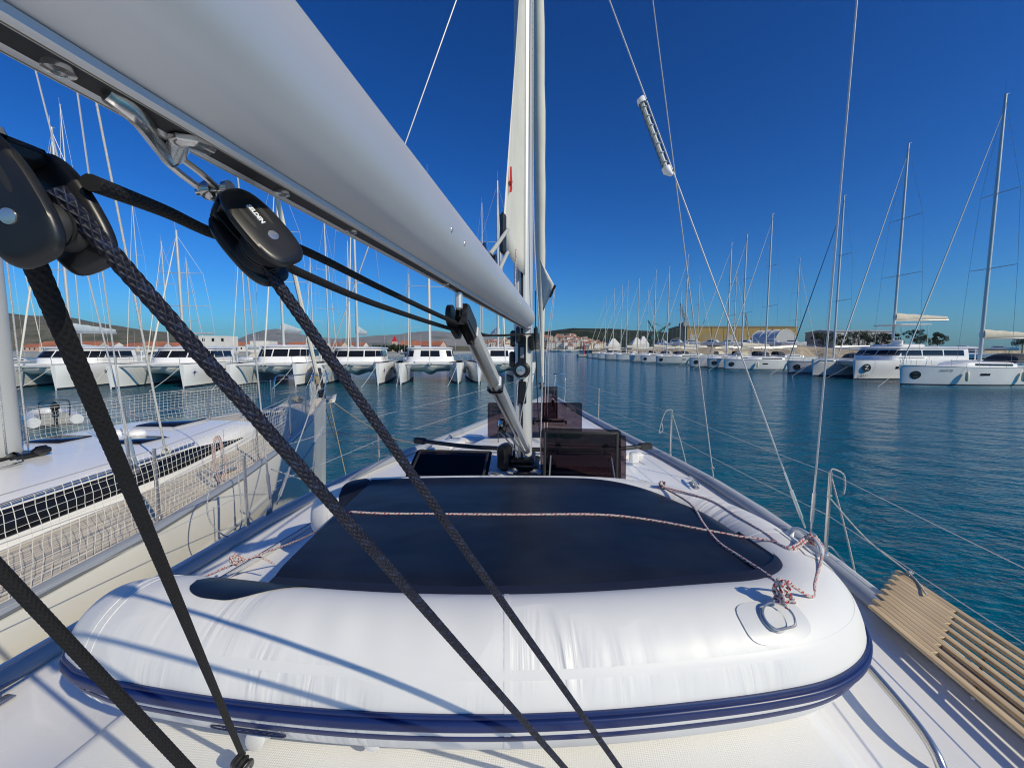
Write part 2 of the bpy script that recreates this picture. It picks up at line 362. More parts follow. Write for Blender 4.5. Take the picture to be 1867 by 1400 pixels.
def hill(name, ridge, D, depth, m, rough, freq, rows=26, step=4):
    """ridge: (px, py) of the skyline D metres away; the ground falls to the water in front of and behind it"""
    xs = []; x = ridge[0][0]
    while x <= ridge[-1][0]: xs.append(x); x += step
    vs = []; fs = []; nx = len(xs)
    for j in range(rows + 1):
        u = j / rows
        for px in xs:
            top = atd(px, interp(ridge, px), D).z
            h = math.sin(math.pi * min(1.0, u / 0.62) / 2) if u < 0.62 else math.cos(math.pi * (u - 0.62) / 0.38 / 2)
            d = D + depth * (u - 0.62); p = atd(px, 636, d)
            e = noise.fractal(Vector((p.x * freq, p.y * freq, D)), 1.0, 2.0, 5)
            z = -4 + (top + 4) * (h ** 0.85) * (1 + rough * e * (0.35 + 0.65 * (1 - h)))
            vs.append((p.x, p.y, z))
    for j in range(rows):
        for i in range(nx - 1): a = j * nx + i; fs.append((a, a + 1, a + nx + 1, a + nx))
    mb = MB(); mb.add(vs, fs); return tag(mb.build(name, m, smooth=True, angle=180), kind='structure')
ROCK = terrain_mat('limestone_mountain', (0.22, 0.20, 0.17), (0.30, 0.28, 0.25), (0.12, 0.13, 0.08), 0.004)
BARE = terrain_mat('bare_hillside', (0.20, 0.17, 0.12), (0.14, 0.13, 0.085), (0.06, 0.07, 0.035), 0.02)
WOODS = terrain_mat('wooded_hillside', (0.010, 0.016, 0.007), (0.022, 0.030, 0.012), (0.075, 0.070, 0.038), 0.022)
hill('mountain', [(380, 640), (420, 625), (455, 612), (480, 606), (503, 604), (525, 605), (545, 610), (580, 616), (620, 619), (650, 616), (690, 612), (730, 609), (765, 605), (800, 604), (830, 608), (870, 612), (920, 618), (960, 624), (1010, 634)], 5200, 2600, ROCK, 0.35, 0.0012)
hill('bare_hill', [(-420, 560), (-150, 556), (30, 572), (110, 577), (165, 588), (210, 594), (270, 604), (340, 610), (400, 617), (450, 628), (470, 636)], 1500, 800, BARE, 0.22, 0.004)
hill('wooded_hill', [(840, 634), (900, 620), (960, 610), (1010, 603), (1045, 598), (1075, 598), (1110, 600), (1170, 603), (1230, 608), (1290, 613), (1340, 620), (1420, 632)], 1250, 500, WOODS, 0.16, 0.008, step=3)
hill('shore', [(430, 633), (520, 631), (620, 632), (740, 630), (860, 631), (900, 634)], 420, 90, BARE, 0.1, 0.02, rows=10, step=12)

def shore_slab(name, pix, top, m, z0=-2.0):
    """flat land: outline given in pixels on the water surface"""
    pts = [atz(px, py, 0) for px, py in pix] if not isinstance(pix[0], Vector) else pix
    n = len(pts); mb = MB()
    mb.add([(p.x, p.y, top) for p in pts] + [(p.x, p.y, z0) for p in pts], [tuple(range(n))] + [(i, i + n, (i + 1) % n + n, (i + 1) % n) for i in range(n)])
    return tag(mb.build(name, m, smooth=False), kind='structure')
def cq(x, y): p = C2W(x, y); return Vector((p.x, p.y, 0))
shore_slab('town_quay', [cq(-60, 640), cq(230, 640), cq(260, 900), cq(-90, 900)], 2.0, CONC)
shore_slab('shipyard_quay', [cq(70, 205), cq(250, 215), cq(420, 330), cq(420, 520), cq(120, 520), cq(58, 330)], 2.2, STONE)
shore_slab('marina_shore', [cq(-300, 150), cq(-40, 170), cq(-30, 330), cq(-420, 330)], 1.4, CONC)
# gravel bank behind the moored yachts, its top uneven
mb = MB(); rings = []
for i in range(46):
    px = 1080 + i * 10.5; d = 150 + 8 * noise.noise(Vector((i * .3, 0, 0)))
    e = 0.75 * noise.noise(Vector((i * .35, 4, 0))) + 0.4 * noise.noise(Vector((i * 1.1, 9, 0)))
    topz = interp([(1080, 2.2), (1180, 3.2), (1230, 4.2), (1480, 4.2), (1560, 2.6)], px) + e
    g = [atd(px, 636, d), atd(px, 636, d + 7), atd(px, 636, d + 14), atd(px, 636, d + 40), atd(px, 636, d + 46)]
    rings.append([(g[0].x, g[0].y, -1), (g[1].x, g[1].y, topz * .6 + e), (g[2].x, g[2].y, topz), (g[3].x, g[3].y, topz * .9), (g[4].x, g[4].y, -1)])
mb.loft(rings, closed=False)
tag(mb.build('gravel_bank', STONE), kind='structure')
def haze_mat():
    m = bpy.data.materials.new('sea_haze'); m.use_nodes = True; n = m.node_tree.nodes; n.clear()
    v = n.new('ShaderNodeVolumePrincipled'); v.inputs['Density'].default_value = 0.000055; v.inputs['Color'].default_value = (0.62, 0.82, 1.0, 1)
    v.inputs['Anisotropy'].default_value = 0.2
    o = n.new('ShaderNodeOutputMaterial'); m.node_tree.links.new(v.outputs[0], o.inputs['Volume']); return m
mb = MB(); mb.box((0, 0, 190), (14000, 14000, 400))
tag(mb.build('haze', haze_mat(), smooth=False), kind='stuff')
# ================================================================== OWN YACHT (boat frame: bow along +Y, mast on X = 0)
HBT = [(-4.6, 1.95), (-2, 2.15), (0, 2.24), (1.4, 2.26), (3.0, 2.24), (3.8, 2.15), (4.5, 2.02), (5.2, 1.83), (6.5, 1.42), (8.5, 0.82), (9.8, 0.43), (10.7, 0.17), (11.15, 0.03)]
def HB(f): return interp(HBT, f)
def SH(f): return 1.70 + 0.25 * max(0, (f - 1.0) / 10.2) ** 1.3
def CB(f): return interp([(-4.6, 1.30), (1.0, 1.42), (2.5, 1.36), (4.5, 1.12), (6.2, 0.75), (7.2, 0.5), (11.2, 0.3)], f)
def CH(f): return interp([(-4.6, 0.095), (2.6, 0.095), (3.5, 0.17), (4.3, 0.18), (5.0, 0.14), (6.6, 0.03), (7.4, 0.0), (11.2, 0)], f)
def deck_z(x, f):
    hb, cb, ch = HB(f), min(CB(f), HB(f) * .8), CH(f); ax = abs(x)
    if ax >= cb: return SH(f) + 0.03 * (1 - (ax - cb) / max(0.05, hb - cb))
    if ax >= cb - 0.11: return SH(f) + 0.03 + ch * smooth((cb - ax) / 0.11)
    return SH(f) + 0.03 + ch + 0.035 * (1 - (ax / cb) ** 2)
def nonskid():
    m = mat('deck_nonskid', (0.80, 0.795, 0.78), 0.55, var=0.025, vs=1.5)
    n = m.node_tree.nodes; l = m.node_tree.links; tc = n.new('ShaderNodeTexCoord')
    v = n.new('ShaderNodeTexVoronoi'); v.inputs['Scale'].default_value = 130; v.inputs['Randomness'].default_value = 0.15
    l.new(tc.outputs['Object'], v.inputs['Vector']); bp = n.new('ShaderNodeBump'); bp.inputs['Strength'].default_value = 0.5; bp.inputs['Distance'].default_value = 0.003
    bp.invert = True; l.new(v.outputs['Distance'], bp.inputs['Height']); l.new(bp.outputs[0], n['Principled BSDF'].inputs['Normal']); return m
NONSKID = nonskid()
yacht = thing('sailing_yacht', 'white sailing yacht underfoot with silver boom, mast and open smoked hatches', 'sailing yacht')
mb = MB(); fl = [-4.6 + i * 0.175 for i in range(91)]
mb_f = []; cols = None
for f in fl:
    hb, cb = HB(f), min(CB(f), HB(f) * .8)
    us = [-hb, -hb * .94 + 0, -(cb + (hb - cb) * .4), -cb - .02 * (hb > .3), -cb + .03, -cb + .07, -cb + .11, -cb + .15, -cb * .55, -cb * .25, 0]
    us = [max(-hb, min(0, u)) for u in us]; us = us + [-u for u in us[-2::-1]]
    mb_f.append([(u, f, deck_z(u, f)) for u in us])
nn = len(mb_f[0]); o0 = [p for r in mb_f for p in r]; fs = []; mi = []
for i in range(len(fl) - 1):
    for k in range(nn - 1):
        fs.append((i * nn + k, i * nn + k + 1, i * nn + nn + k + 1, i * nn + nn + k))
        mi.append(1 if (7 <= k <= nn - 9 and fl[i] < 6.2) else 0)
mb.v = o0; mb.f = fs; mb.mi = mi
mb.build('deck', [WHITE, NONSKID], yacht, angle=35)
# hull
mb = MB(); rings = []
for f in fl:
    hb, sh = HB(f), SH(f); q = smooth((f + 4.6) / 14); ring = []
    for z, k in ((-0.4, .35), (-0.1, .72), (0.2, .82), (0.7, .9), (1.2, .96), (sh - .06, 1.0), (sh - .003, 1.0)):
        ring.append((-(hb * lerp(k, k ** 2.0, q) + .004), f + (0.15 * (z / sh - 1) if f > 10 else 0), z))
    rings.append(ring + [(-x, y, z) for x, y, z in ring[::-1]])
mb.loft(rings, closed=False); mb.add([rings[0][i] for i in range(14)], [tuple(range(14))])
mb.build('hull', HULLW, yacht)
# toe rails and outer covering board
for s in (-1, 1):
    pts = [(s * (HB(f) - 0.13), f, SH(f) + 0.035) for f in fl if HB(f) > 0.2]
    mb = MB(); mb.tube(pts, 0.052, 10, flat=0.85); mb.build('toe_rail', TOE, yacht)
    mb = MB(); pts = [(s * (HB(f) - 0.02), f, SH(f) + 0.012) for f in fl if HB(f) > 0.1]
    mb.tube(pts, 0.026, 8); mb.build('rubbing_edge', WHITE, yacht)
# fine seams in the deck moulding
def seam(pts, r=0.004, m=GREY, name='deck_seam'):
    P = [Vector(p) for p in pts]; Q = []
    for a, b in zip(P, P[1:]): Q += [a.lerp(b, i / 8) for i in range(8)]
    Q.append(P[-1]); mb = MB(); mb.tube([(p.x, p.y, deck_z(p.x, p.y) + 0.001) for p in Q], r, 5); return mb.build(name, m, yacht)
seam([(0.95, 4.6, 0), (1.5, 4.2, 0), (1.75, 3.4, 0)]); seam([(0.9, 5.3, 0), (1.15, 5.5, 0), (1.35, 5.0, 0)]); seam([(-0.95, 4.6, 0), (-1.4, 4.4, 0), (-1.7, 3.6, 0)])
seam([(-.9, 6.2, 0), (0.9, 6.2, 0)]); seam([(-1.3, 5.55, 0), (-0.6, 5.9, 0), (0.6, 5.9, 0), (1.3, 5.55, 0)])
# moulded steps on the port foredeck
for x, f, d in ((-1.28, 5.6, (.34, .42, .10)), (-1.02, 5.95, (.30, .36, .08)), (-0.92, 5.35, (.40, .30, .07)), (1.22, 5.45, (.3, .35, .06))):
    mb = MB(); mb.box((x, f, deck_z(x, f) + .02), d, rz=R(-14 if x < 0 else 14), bev=.03); mb.build('deck_moulding', WHITE, yacht)
# coachroof handrail, starboard
MF = 4.10
def drop(x, f, h=0.0): return Vector((x, f, deck_z(x, f) + h))
mb = MB(); pts = [drop(1.70, 2.9, -.01), drop(1.69, 2.82, .07), drop(1.685, 2.4, .092), drop(1.67, 1.9, .092), drop(1.655, 1.62, .088), drop(1.65, 1.49, .06), drop(1.65, 1.43, -.01)]
mb.tube(spline(pts, 6), 0.017, 12); mb.build('handrail', STEEL, yacht)
mb = MB(); mb.lathe([(0.0, 0), (.03, 0), (.028, .006), (.016, .012), (0, .012)], drop(1.65, 1.43, -.002), 14); mb.build('handrail_foot', STEEL, yacht)
# jib track on the port coachroof edge with its car
tp = [atz(372, 1062, 1.80), atz(550, 962, 1.80), atz(610, 925, 1.80)]
mb = MB(); mb.tube([Vector((p.x, p.y, deck_z(p.x, p.y) + .025)) for p in tp], 0.016, 6); mb.build('jib_track', ALU, yacht)
mb = MB(); mb.tube([Vector((p.x - .05, p.y, deck_z(p.x - .05, p.y) + .012)) for p in tp], 0.008, 6); mb.build('jib_track_groove', RUBBER, yacht)
# self-tacking track
arc = [Vector((-1.46, 4.93, 0)), Vector((-.75, 4.66, 0)), Vector((0, 4.56, 0)), Vector((.75, 4.68, 0)), Vector((1.34, 4.99, 0))]
mb = MB(); mb.tube([Vector((p.x, p.y, max(deck_z(p.x, p.y), deck_z(.6, p.y)) + .06)) for p in spline(arc, 8)], 0.026, 8); mb.build('self_tacking_track', BLACK, yacht)
for p in (arc[0], arc[-1]):
    mb = MB(); mb.box((p.x, p.y, deck_z(.6, p.y) + .06), (.17, .08, .075), rz=R(-22 if p.x < 0 else 22), bev=.012); mb.build('track_end_cap', RUBBER, yacht)
    mb = MB(); mb.box((p.x * .9, p.y - .03, (deck_z(p.x, p.y) + deck_z(.6, p.y)) / 2 + .01), (.10, .10, .12), bev=.012); mb.build('track_foot', WHITE, yacht)
# ---- mast
MZ0 = deck_z(0, MF)
def oval(cx, cy, z, a, b, n=28, e=2.0):
    out = []
    for k in range(n):
        t = 2 * math.pi * k / n; c, s = math.cos(t), math.sin(t)
        out.append((cx + a * math.copysign(abs(c) ** (2 / e), c), cy + b * math.copysign(abs(s) ** (2 / e), s), z))
    return out
mb = MB(); mb.loft([oval(0, MF, z, .094, .14, e=2.3) for z in (MZ0 + .05, 6, 12, 18, 22)])
mast = mb.build('mast', ALUW, yacht)
mast.location.x = -.06
mb = MB(); mb.box((0.002, MF - .141, 12), (.022, .012, 19.8)); mb.build('sail_slot', RUBBER, mast, smooth=False)
mb = MB(); mb.box((-.05, MF - .132, 7.4), (.035, .02, 10.6), bev=.006); mb.build('luff_groove', ALU, mast)
mb = MB(); mb.box((0, MF, MZ0 + .03), (.34, .42, .06), bev=.015); mb.box((0, MF, MZ0 + .09), (.25, .33, .07), bev=.02); mb.build('mast_collar', BLACK, mast)
for s in (-1, 1):
    for zz, l in ((8.0, 1.15), (13.2, .95), (18, .75)):
        mb = MB(); mb.tube([(s * .08, MF, zz), (s * l, MF - .38, zz + .06)], [.05, .03], 8, flat=.35); mb.build('spreader', ALU, mast)
wz = aty(958, 675, MF - .2).z
mb = MB(); Mw = Matrix.Rotation(R(90), 3, 'X')
mb.lathe([(0, 0), (.085, 0), (.085, .02), (.055, .035), (.052, .07), (.072, .09), (.07, .105), (0, .105)], (0.0, MF - .13, wz), 24, Mw); mb.build('mast_winch', BLACK, mast)
mb = MB(); mb.lathe([(0, .100), (.045, .100), (.044, .112), (.012, .114), (.012, .108), (0, .108)], (0.0, MF - .13, wz), 20, Mw); mb.build('winch_top', STEEL, mast)
for py, d, m_, nm in ((640, (.075, .03, .30), BLACK, 'rope_clutch'), (643, (.05, .035, .12), GREY, 'clutch_panel'), (716, (.085, .03, .22), BLACK, 'winch_pad'), (688, (.05, .02, .05), STEEL, 'cleat_plate')):
    p = aty(958, py, MF - .16); mb = MB(); mb.box((0.005, MF - .15, p.z), d, bev=.01); mb.build(nm, m_, mast)
for x, py in ((-.09, 618), (.10, 625), (-.10, 655)):
    mb = MB(); mb.box((x, MF - .1, aty(958, py, MF).z), (.05, .09, .16), bev=.015); mb.build('halyard_exit', BLACK, mast)
# ---- boom
BZ, BA, BB = 3.2 + .281, .087, .090
def boom_ring(f, k=1.0):
    out = []
    for i in range(40):
        t = 2 * math.pi * i / 40; c, s = math.cos(t), math.sin(t)
        out.append((BA * k * math.copysign(abs(c) ** .96, c), f, BZ + BB * k * math.copysign(abs(s) ** .97, s)))
    return out
mb = MB(); mb.loft([boom_ring(f) for f in (-1.7, 0, .5, 1, 2, 3, 3.66)] + [boom_ring(3.70, .97), boom_ring(3.72, .88)])
boom = mb.build('boom', ALU, yacht)
mb = MB(); mb.box((0, 1.0, BZ - BB - .001), (.020, 5.2, .010)); mb.build('boom_track', RUBBER, boom, smooth=False)
for s in (-1, 1):
    mb = MB(); mb.box((s * .0155, 1.0, BZ - BB - .002), (.010, 5.2, .012), bev=.003); mb.build('track_lip', ALU, boom)
for f in (-.05, .10, .245, .46, .62, 1.15):
    mb = MB(); mb.lathe([(0, 0), (.0085, 0), (.0085, -.004), (.004, -.005), (.004, -.003), (0, -.003)], (0, f, BZ - BB - .006), 14); mb.build('track_screw', STEEL, boom)
for dx, dz in ((.06, .075), (-.06, .075)):
    pass
for an, rr_ in ((38, .0010),):
    mb = MB(); mb.tube([((BA + .0004) * math.cos(R(an)), f, BZ + (BB + .0004) * math.sin(R(an))) for f in (-1.6, 1, 3.6)], rr_, 4); mb.build('extrusion_line', ALU, boom)
for f in (.9, 1.02, 2.3, 2.42, 3.35, 3.5, 3.62):
    mb = MB(); a_ = R(-12 if f < 3 else 25); mb.lathe([(0, 0), (.006, 0), (.005, .002), (0, .003)], (BA * math.cos(a_), f, BZ + BB * math.sin(a_)), 10, Matrix.Rotation(R(90) - a_, 3, 'Y')); mb.build('rivet', STEEL, boom)
mb = MB(); mb.box((0, 3.80, BZ - .01), (.10, .16, .10), bev=.02); mb.box((0, 3.92, BZ - .01), (.05, .16, .17), bev=.01); mb.build('gooseneck', ALU, boom)
for s in (-1, 1):
    mb = MB(); mb.box((s * .085, 3.84, BZ - BB - .06), (.035, .10, .15), bev=.02); mb.build('lead_block', BLACK, boom)
# ---- rigid vang
vt = Vector((0, atx(850, 570, 0).y, BZ - BB - .10)); vb = Vector((0, MF - .17, MZ0 + .20))
vd = (vb - vt).normalized(); vx = Vector((1, 0, 0)); vn = vx.cross(vd)
Mv = Matrix((vx, vd, vn)).transposed()
L = (vb - vt).length
mb = MB(); mb.box(vt.lerp(vb, .60), (.066, L * .76, .086), M=Mv, bev=.02); vang = mb.build('vang', ALU, yacht)
mb = MB(); mb.box(vt.lerp(vb, .19), (.055, L * .34, .070), M=Mv, bev=.018); mb.build('vang_inner_tube', ALUW, vang)
mb = MB(); mb.box(vt.lerp(vb, .245), (.078, .05, .098), M=Mv, bev=.012); mb.build('vang_collar', BLACK, vang)
for s in (-1, 1):
    mb = MB(); poly = [(math.cos(t) * .036, math.sin(t) * .036 + (.05 if math.sin(t) > 0 else -.05)) for t in [2 * math.pi * (k + .5) / 32 for k in range(32)]]
    T = Matrix.Translation(vt - vd * .0 + vx * (s * .028 - .007)) @ basis(vn, vd, -vx, (0, 0, 0)); mb.prism(poly, .016, T); mb.build('vang_block_cheek', BLACK, vang)
mb = MB(); mb.lathe([(0, -.012), (.04, -.012), (.028, 0), (.04, .012), (0, .012)], vt + vd * .05, 20, Matrix.Rotation(R(90), 3, 'Y')); mb.build('vang_sheave', BLACK, vang)
mb = MB(); mb.box(vt - vd * .11 + Vector((0, 0, .02)), (.02, .03, .06), bev=.006); mb.build('vang_fitting', ALU, vang)
mb = MB(); mb.box(vt + vd * .02, (.046, .20, .078), M=Mv, bev=.03); mb.build('vang_block_body', BLACK, vang)
pb = vt.lerp(vb, .54) - vn * .0 + Vector((-.075, -.02, -.03))
mb = MB(); mb.box(pb, (.05, .16, .075), M=Mv, bev=.022); mb.build('vang_tackle_block', BLACK, vang)
mb = MB(); mb.box(pb - vd * .07, (.034, .06, .05), M=Mv, bev=.012); mb.build('vang_shackle', STEEL, vang)
for k, (dx, dz) in enumerate(((-.03, -.02), (-.012, .015), (.012, -.025), (.03, .02))):
    o = rope('vang_tackle_line', [pb + vd * .07 + Vector((dx, 0, dz)), Vector((dx * 1.5 - .04, MF - .2, MZ0 + .2 + dz))], .0065, ROPEF, vang, step=.2, n=6)
# ---- chainplates, shrouds
CPS = Vector((2.13, 3.33, SH(3.3))); CPP = Vector((-2.03, 3.25, SH(3.3)))
cpR = atz(1482, 985, SH(3.3) + .05); cpL = atz(490, 938, SH(3.3) + .05)
def shroud(base, top, r, name, par=yacht):
    base, top = Vector(base), Vector(top); d = (top - base).normalized()
    mb = MB(); mb.tube([base + d * .42, top], r, 6); o = mb.build(name, WIRE, par)
    mb = MB(); mb.tube([base, base + d * .10], .007, 6); mb.tube([base + d * .08, base + d * .30], .0135, 8); mb.tube([base + d * .28, base + d * .44], .008, 8)
    mb.build('turnbuckle', STEEL, o); return o
for c, s in ((cpR, 1), (cpL, -1)):
    mb = MB(); T = basis(Vector((0, 1, 0)), Vector((0, 0, 1)), Vector((1, 0, 0)), c + Vector((-.006, 0, -.10)))
    mb.prism([(-.12, 0), (.12, 0), (.045, .10), (.02, .16), (-.02, .16), (-.045, .10)], .012, T); mb.box(c + Vector((0, 0, -.095)), (.09, .26, .014), bev=.004); mb.build('chainplate', STEEL, yacht)
t_cap = CAM + ray(1565, 0) * 2.75; dcap = t_cap - cpR
shroud(cpR + Vector((0, .03, .05)), cpR + dcap * 2.0, .0062, 'cap_shroud')
shroud(cpR + Vector((0, .10, .05)), (.09, MF, 8.0), .0055, 'lower_shroud')
t_capL = CAM + ray(446, 488) * ((cpL.x - .0 - CAM.x) / ray(446, 488).x)
dl = (t_capL - cpL); shroud(cpL + Vector((0, .03, .05)), cpL + dl * 3.4, .0062, 'cap_shroud')
shroud(cpL + Vector((0, .10, .05)), (-.09, MF, 8.0), .0055, 'lower_shroud')
mb = MB(); mb.tube([(-.19, 10.85, SH(11) + .0), (-.15, MF + .15, 20)], .006, 6); mb.build('forestay', WIRE, yacht)
# ---- stanchions, lifelines, pulpit
def stan(base, h=.62, lean=(0, 0)):
    mb = MB(); b = Vector(base); mb.tube([b, b + Vector((lean[0], lean[1], h))], .0125, 10); o = mb.build('stanchion', STEEL, yacht)
    mb = MB(); mb.lathe([(0, 0), (.035, 0), (.03, .012), (.017, .03), (.017, .06), (0, .06)], b - Vector((0, 0, .01)), 12); mb.build('stanchion_base', STEEL, o); return b + Vector((lean[0], lean[1], h))
def edge_at(px, py, s):
    p = atz(px, py, SH(4)); x = s * (HB(p.y) - .05); return Vector((x, p.y, SH(p.y) + .02))
sb = [edge_at(1515, 1012, 1), edge_at(1243, 842, 1), edge_at(1117, 778, 1)]
pbs = [edge_at(455, 962, -1), edge_at(720, 850, -1), edge_at(853, 772, -1)]
tops_s = [stan(b, .60) for b in sb]; tops_p = [stan(b, .60) for b in pbs]
aft_s = Vector((2.18, -.9, SH(0) + .62)); aft_p = Vector((-2.2, -.9, SH(0) + .62))
stan(aft_s - Vector((0, 0, .60))); stan(aft_p - Vector((0, 0, .60)))
bt = [Vector((s * HB(10.0) * 1.15, 9.95, SH(10) + .62)) for s in (1, -1)]
for tops, aft, e in ((tops_s, aft_s, bt[0]), (tops_p, aft_p, bt[1])):
    for dz in (0, -.30):
        P = [aft] + tops + [e]; P = [p + Vector((0, 0, dz - .01)) for p in P]; Q = []
        for a, b in zip(P, P[1:]): Q += [a.lerp(b, i / 6) - Vector((0, 0, .012 * math.sin(math.pi * i / 6))) for i in range(6)]
        Q.append(P[-1]); mb = MB(); mb.tube(Q, .0026, 5); mb.build('lifeline', WIRE, yacht)
for s in (1, -1):
    mb = MB(); z0 = SH(10.3)
    mb.tube(spline([(s * .10, 11.0, z0 + .60), (s * .30, 10.75, z0 + .62), (s * HB(10.0) * 1.1, 9.95, z0 + .62), (s * HB(9.9) * 1.05, 9.9, z0 + .3), (s * HB(9.9), 9.9, z0)], 6), .0125, 8)
    mb.tube([(s * .16, 10.9, z0 + .58), (s * .13, 10.75, z0 + .02)], .0125, 8); mb.tube([(s * .17, 10.85, z0 + .32), (s * HB(9.9) * 1.05, 9.92, z0 + .32)], .010, 6)
    mb.build('pulpit_rail', STEEL, yacht)
# ---- hatches: openings with lids of smoked acrylic
def hatch(c, wd, hg, tilt, yaw, handles, frame=True, th=.011, name='hatch_lid'):
    """c: middle of the hinge edge; the lid rises hg, leaning back by tilt"""
    ca = Vector((math.cos(yaw), math.sin(yaw), 0)); up = Vector((math.sin(yaw) * -math.sin(tilt), math.cos(yaw) * math.sin(tilt), math.cos(tilt))); nr = ca.cross(up)
    T = basis(ca, up, nr, c); mb = MB(); r = .035; q = []
    for cx, cy, a0 in ((wd / 2 - r, r, -90), (wd / 2 - r, hg - r, 0), (-wd / 2 + r, hg - r, 90), (-wd / 2 + r, r, 180)):
        q += [(cx + r * math.cos(R(a0 + k * 22.5)), cy + r * math.sin(R(a0 + k * 22.5))) for k in range(5)]
    mb.prism(q, th, T); lid = mb.build(name, SMOKE, yacht, smooth=False)
    if frame:
        mb = MB(); e = .022
        for cx, cy, dx, dy in ((0, .02, wd * .92, e), (-wd * .45, hg * .5, e, hg * .86), (wd * .45, hg * .5, e, hg * .86), (0, hg * .93, wd * .92, e)):
            mb.box(T @ Vector((cx, cy, th + .006)), (dx, dy, .010), M=T.to_3x3(), bev=.002)
        mb.build('lid_seal', RUBBER, lid)
    for hx, hy in handles:
        mb = MB(); mb.lathe([(0, 0), (.028, 0), (.03, .02), (.02, .035), (0, .038)], T @ Vector((hx, hy, -.004)), 16, T.to_3x3() @ Matrix.Rotation(R(180), 3, 'X'))
        mb.box(T @ Vector((hx, hy - .03, -.035)), (.024, .10, .016), M=T.to_3x3(), bev=.006); h = mb.build('lid_handle', BLACK, lid)
        mb = MB(); mb.box(T @ Vector((hx, hy - .072, -.044)), (.022, .018, .006), M=T.to_3x3(), bev=.002); mb.build('handle_mark', REDP, h)
    return lid
CABIN = mat('cabin_woodwork', (.10, .055, .035), .5, var=.3, vs=6)
def hatch_frame(cx, f, wd, d, name='hatch_opening'):
    mb = MB(); z = deck_z(cx, f) + .02
    for x, y, a, b in ((cx, f, wd, .035), (cx, f + d, wd, .035), (cx - wd / 2, f + d / 2, .035, d), (cx + wd / 2, f + d / 2, .035, d)): mb.box((x, y, z), (a, b, .045), bev=.008)
    o = mb.build('hatch_frame', ALU, yacht); mb = MB(); mb.box((cx, f + d / 2, z - .018), (wd, d, .012)); mb.build(name, CABIN, o, smooth=False)
yw = YAW
hA = aty(1058, 862, 3.55); hA.z = deck_z(hA.x, 3.5) + .03
hatch(hA, .70, .50, R(6), 0, ((-.20, .34), (.22, .34)))
hA2 = aty(1066, 862, 3.72); hA2.z = deck_z(hA2.x, 3.7) + .01
hatch(hA2, .74, .435, R(4), 0, (), frame=False)
hatch_frame(hA.x, 2.98, .62, .52)
for sx in (-.27, .27):
    mb = MB(); mb.tube([(hA.x + sx, 3.05, hA.z), (hA.x + sx * .96, 3.50, hA.z + .27)], .007, 6); mb.build('lid_strut', STEEL, yacht)
hB = aty(812, 872, 3.50); hB.z = deck_z(hB.x, 3.5) + .05
hatch(hB, .76, .42, R(66), R(2), ((-.20, .25), (.20, .25)))
hatch_frame(hB.x, 3.45, .66, .5)
hC = aty(975, 797, 5.65); hC.z = deck_z(0, 5.7)
hatch(hC, 1.33, .50, R(3), YAW, (), frame=False)
hD = aty(1003, 762, 7.3); hD.z = deck_z(0, 7.3)
hatch(hD, .27, .62, R(3), YAW, ((.05, .35),)); mb = MB()
hatch_frame(hD.x, 6.9, .5, .4)
mb = MB(); mb.tube([hD + Vector((-.35, -.3, .03)), hD + Vector((.3, -.3, .03))], .03, 8); mb.build('windlass_bar', BLACK, yacht)
mb = MB(); mb.lathe([(0, 0), (.06, 0), (.055, .04), (.03, .06), (.03, .12), (.05, .14), (0, .15)], (hD.x - .2, 8.3, deck_z(0, 8.3)), 16); mb.build('windlass', STEEL, yacht)
for x, f in ((.42, 5.3), (-.50, 5.25)):
    mb = MB(); b = drop(x, f); mb.tube([b, b + Vector((0, 0, .16))], .006, 6); mb.lathe([(0, -.012), (.012, 0), (0, .012)], b + Vector((0, 0, .165)), 8); mb.build('vent_pin', BLACK, yacht)
# fittings about the mast foot
for x, f, d, m_ in ((-.22, MF - .12, (.13, .20, .26), BLACK), (-.13, MF - .28, (.10, .12, .07), STEEL), (.10, MF - .27, (.14, .08, .06), STEEL), (.0, MF - .33, (.22, .10, .04), BLACK), (.22, MF - .05, (.10, .16, .10), BLACK), (-.30, MF - .34, (.12, .07, .04), STEEL)):
    mb = MB(); b = drop(x, f, d[2] / 2); mb.box(b, d, rz=R(20 * x * 5), bev=.03); mb.build('mast_foot_fitting', m_, yacht)
for x, f, s in ((1.72, 4.35, 1), (-2.0, 1.25, -1), (-1.35, 5.8, -1), (.62, 8.6, 1)):
    mb = MB(); b = drop(x, f); mb.box(b + Vector((0, 0, .008)), (.05, .20, .016), bev=.005); mb.tube([b + Vector((0, -.05, 0)), b + Vector((0, -.05, .06))], .012, 8); mb.tube([b + Vector((0, .05, 0)), b + Vector((0, .05, .06))], .012, 8)
    mb.tube([b + Vector((0, -.15, .058)), b + Vector((0, -.06, .068)), b + Vector((0, .06, .068)), b + Vector((0, .15, .058))], [.006, .014, .014, .006], 8); mb.build('mooring_cleat', STEEL, yacht)
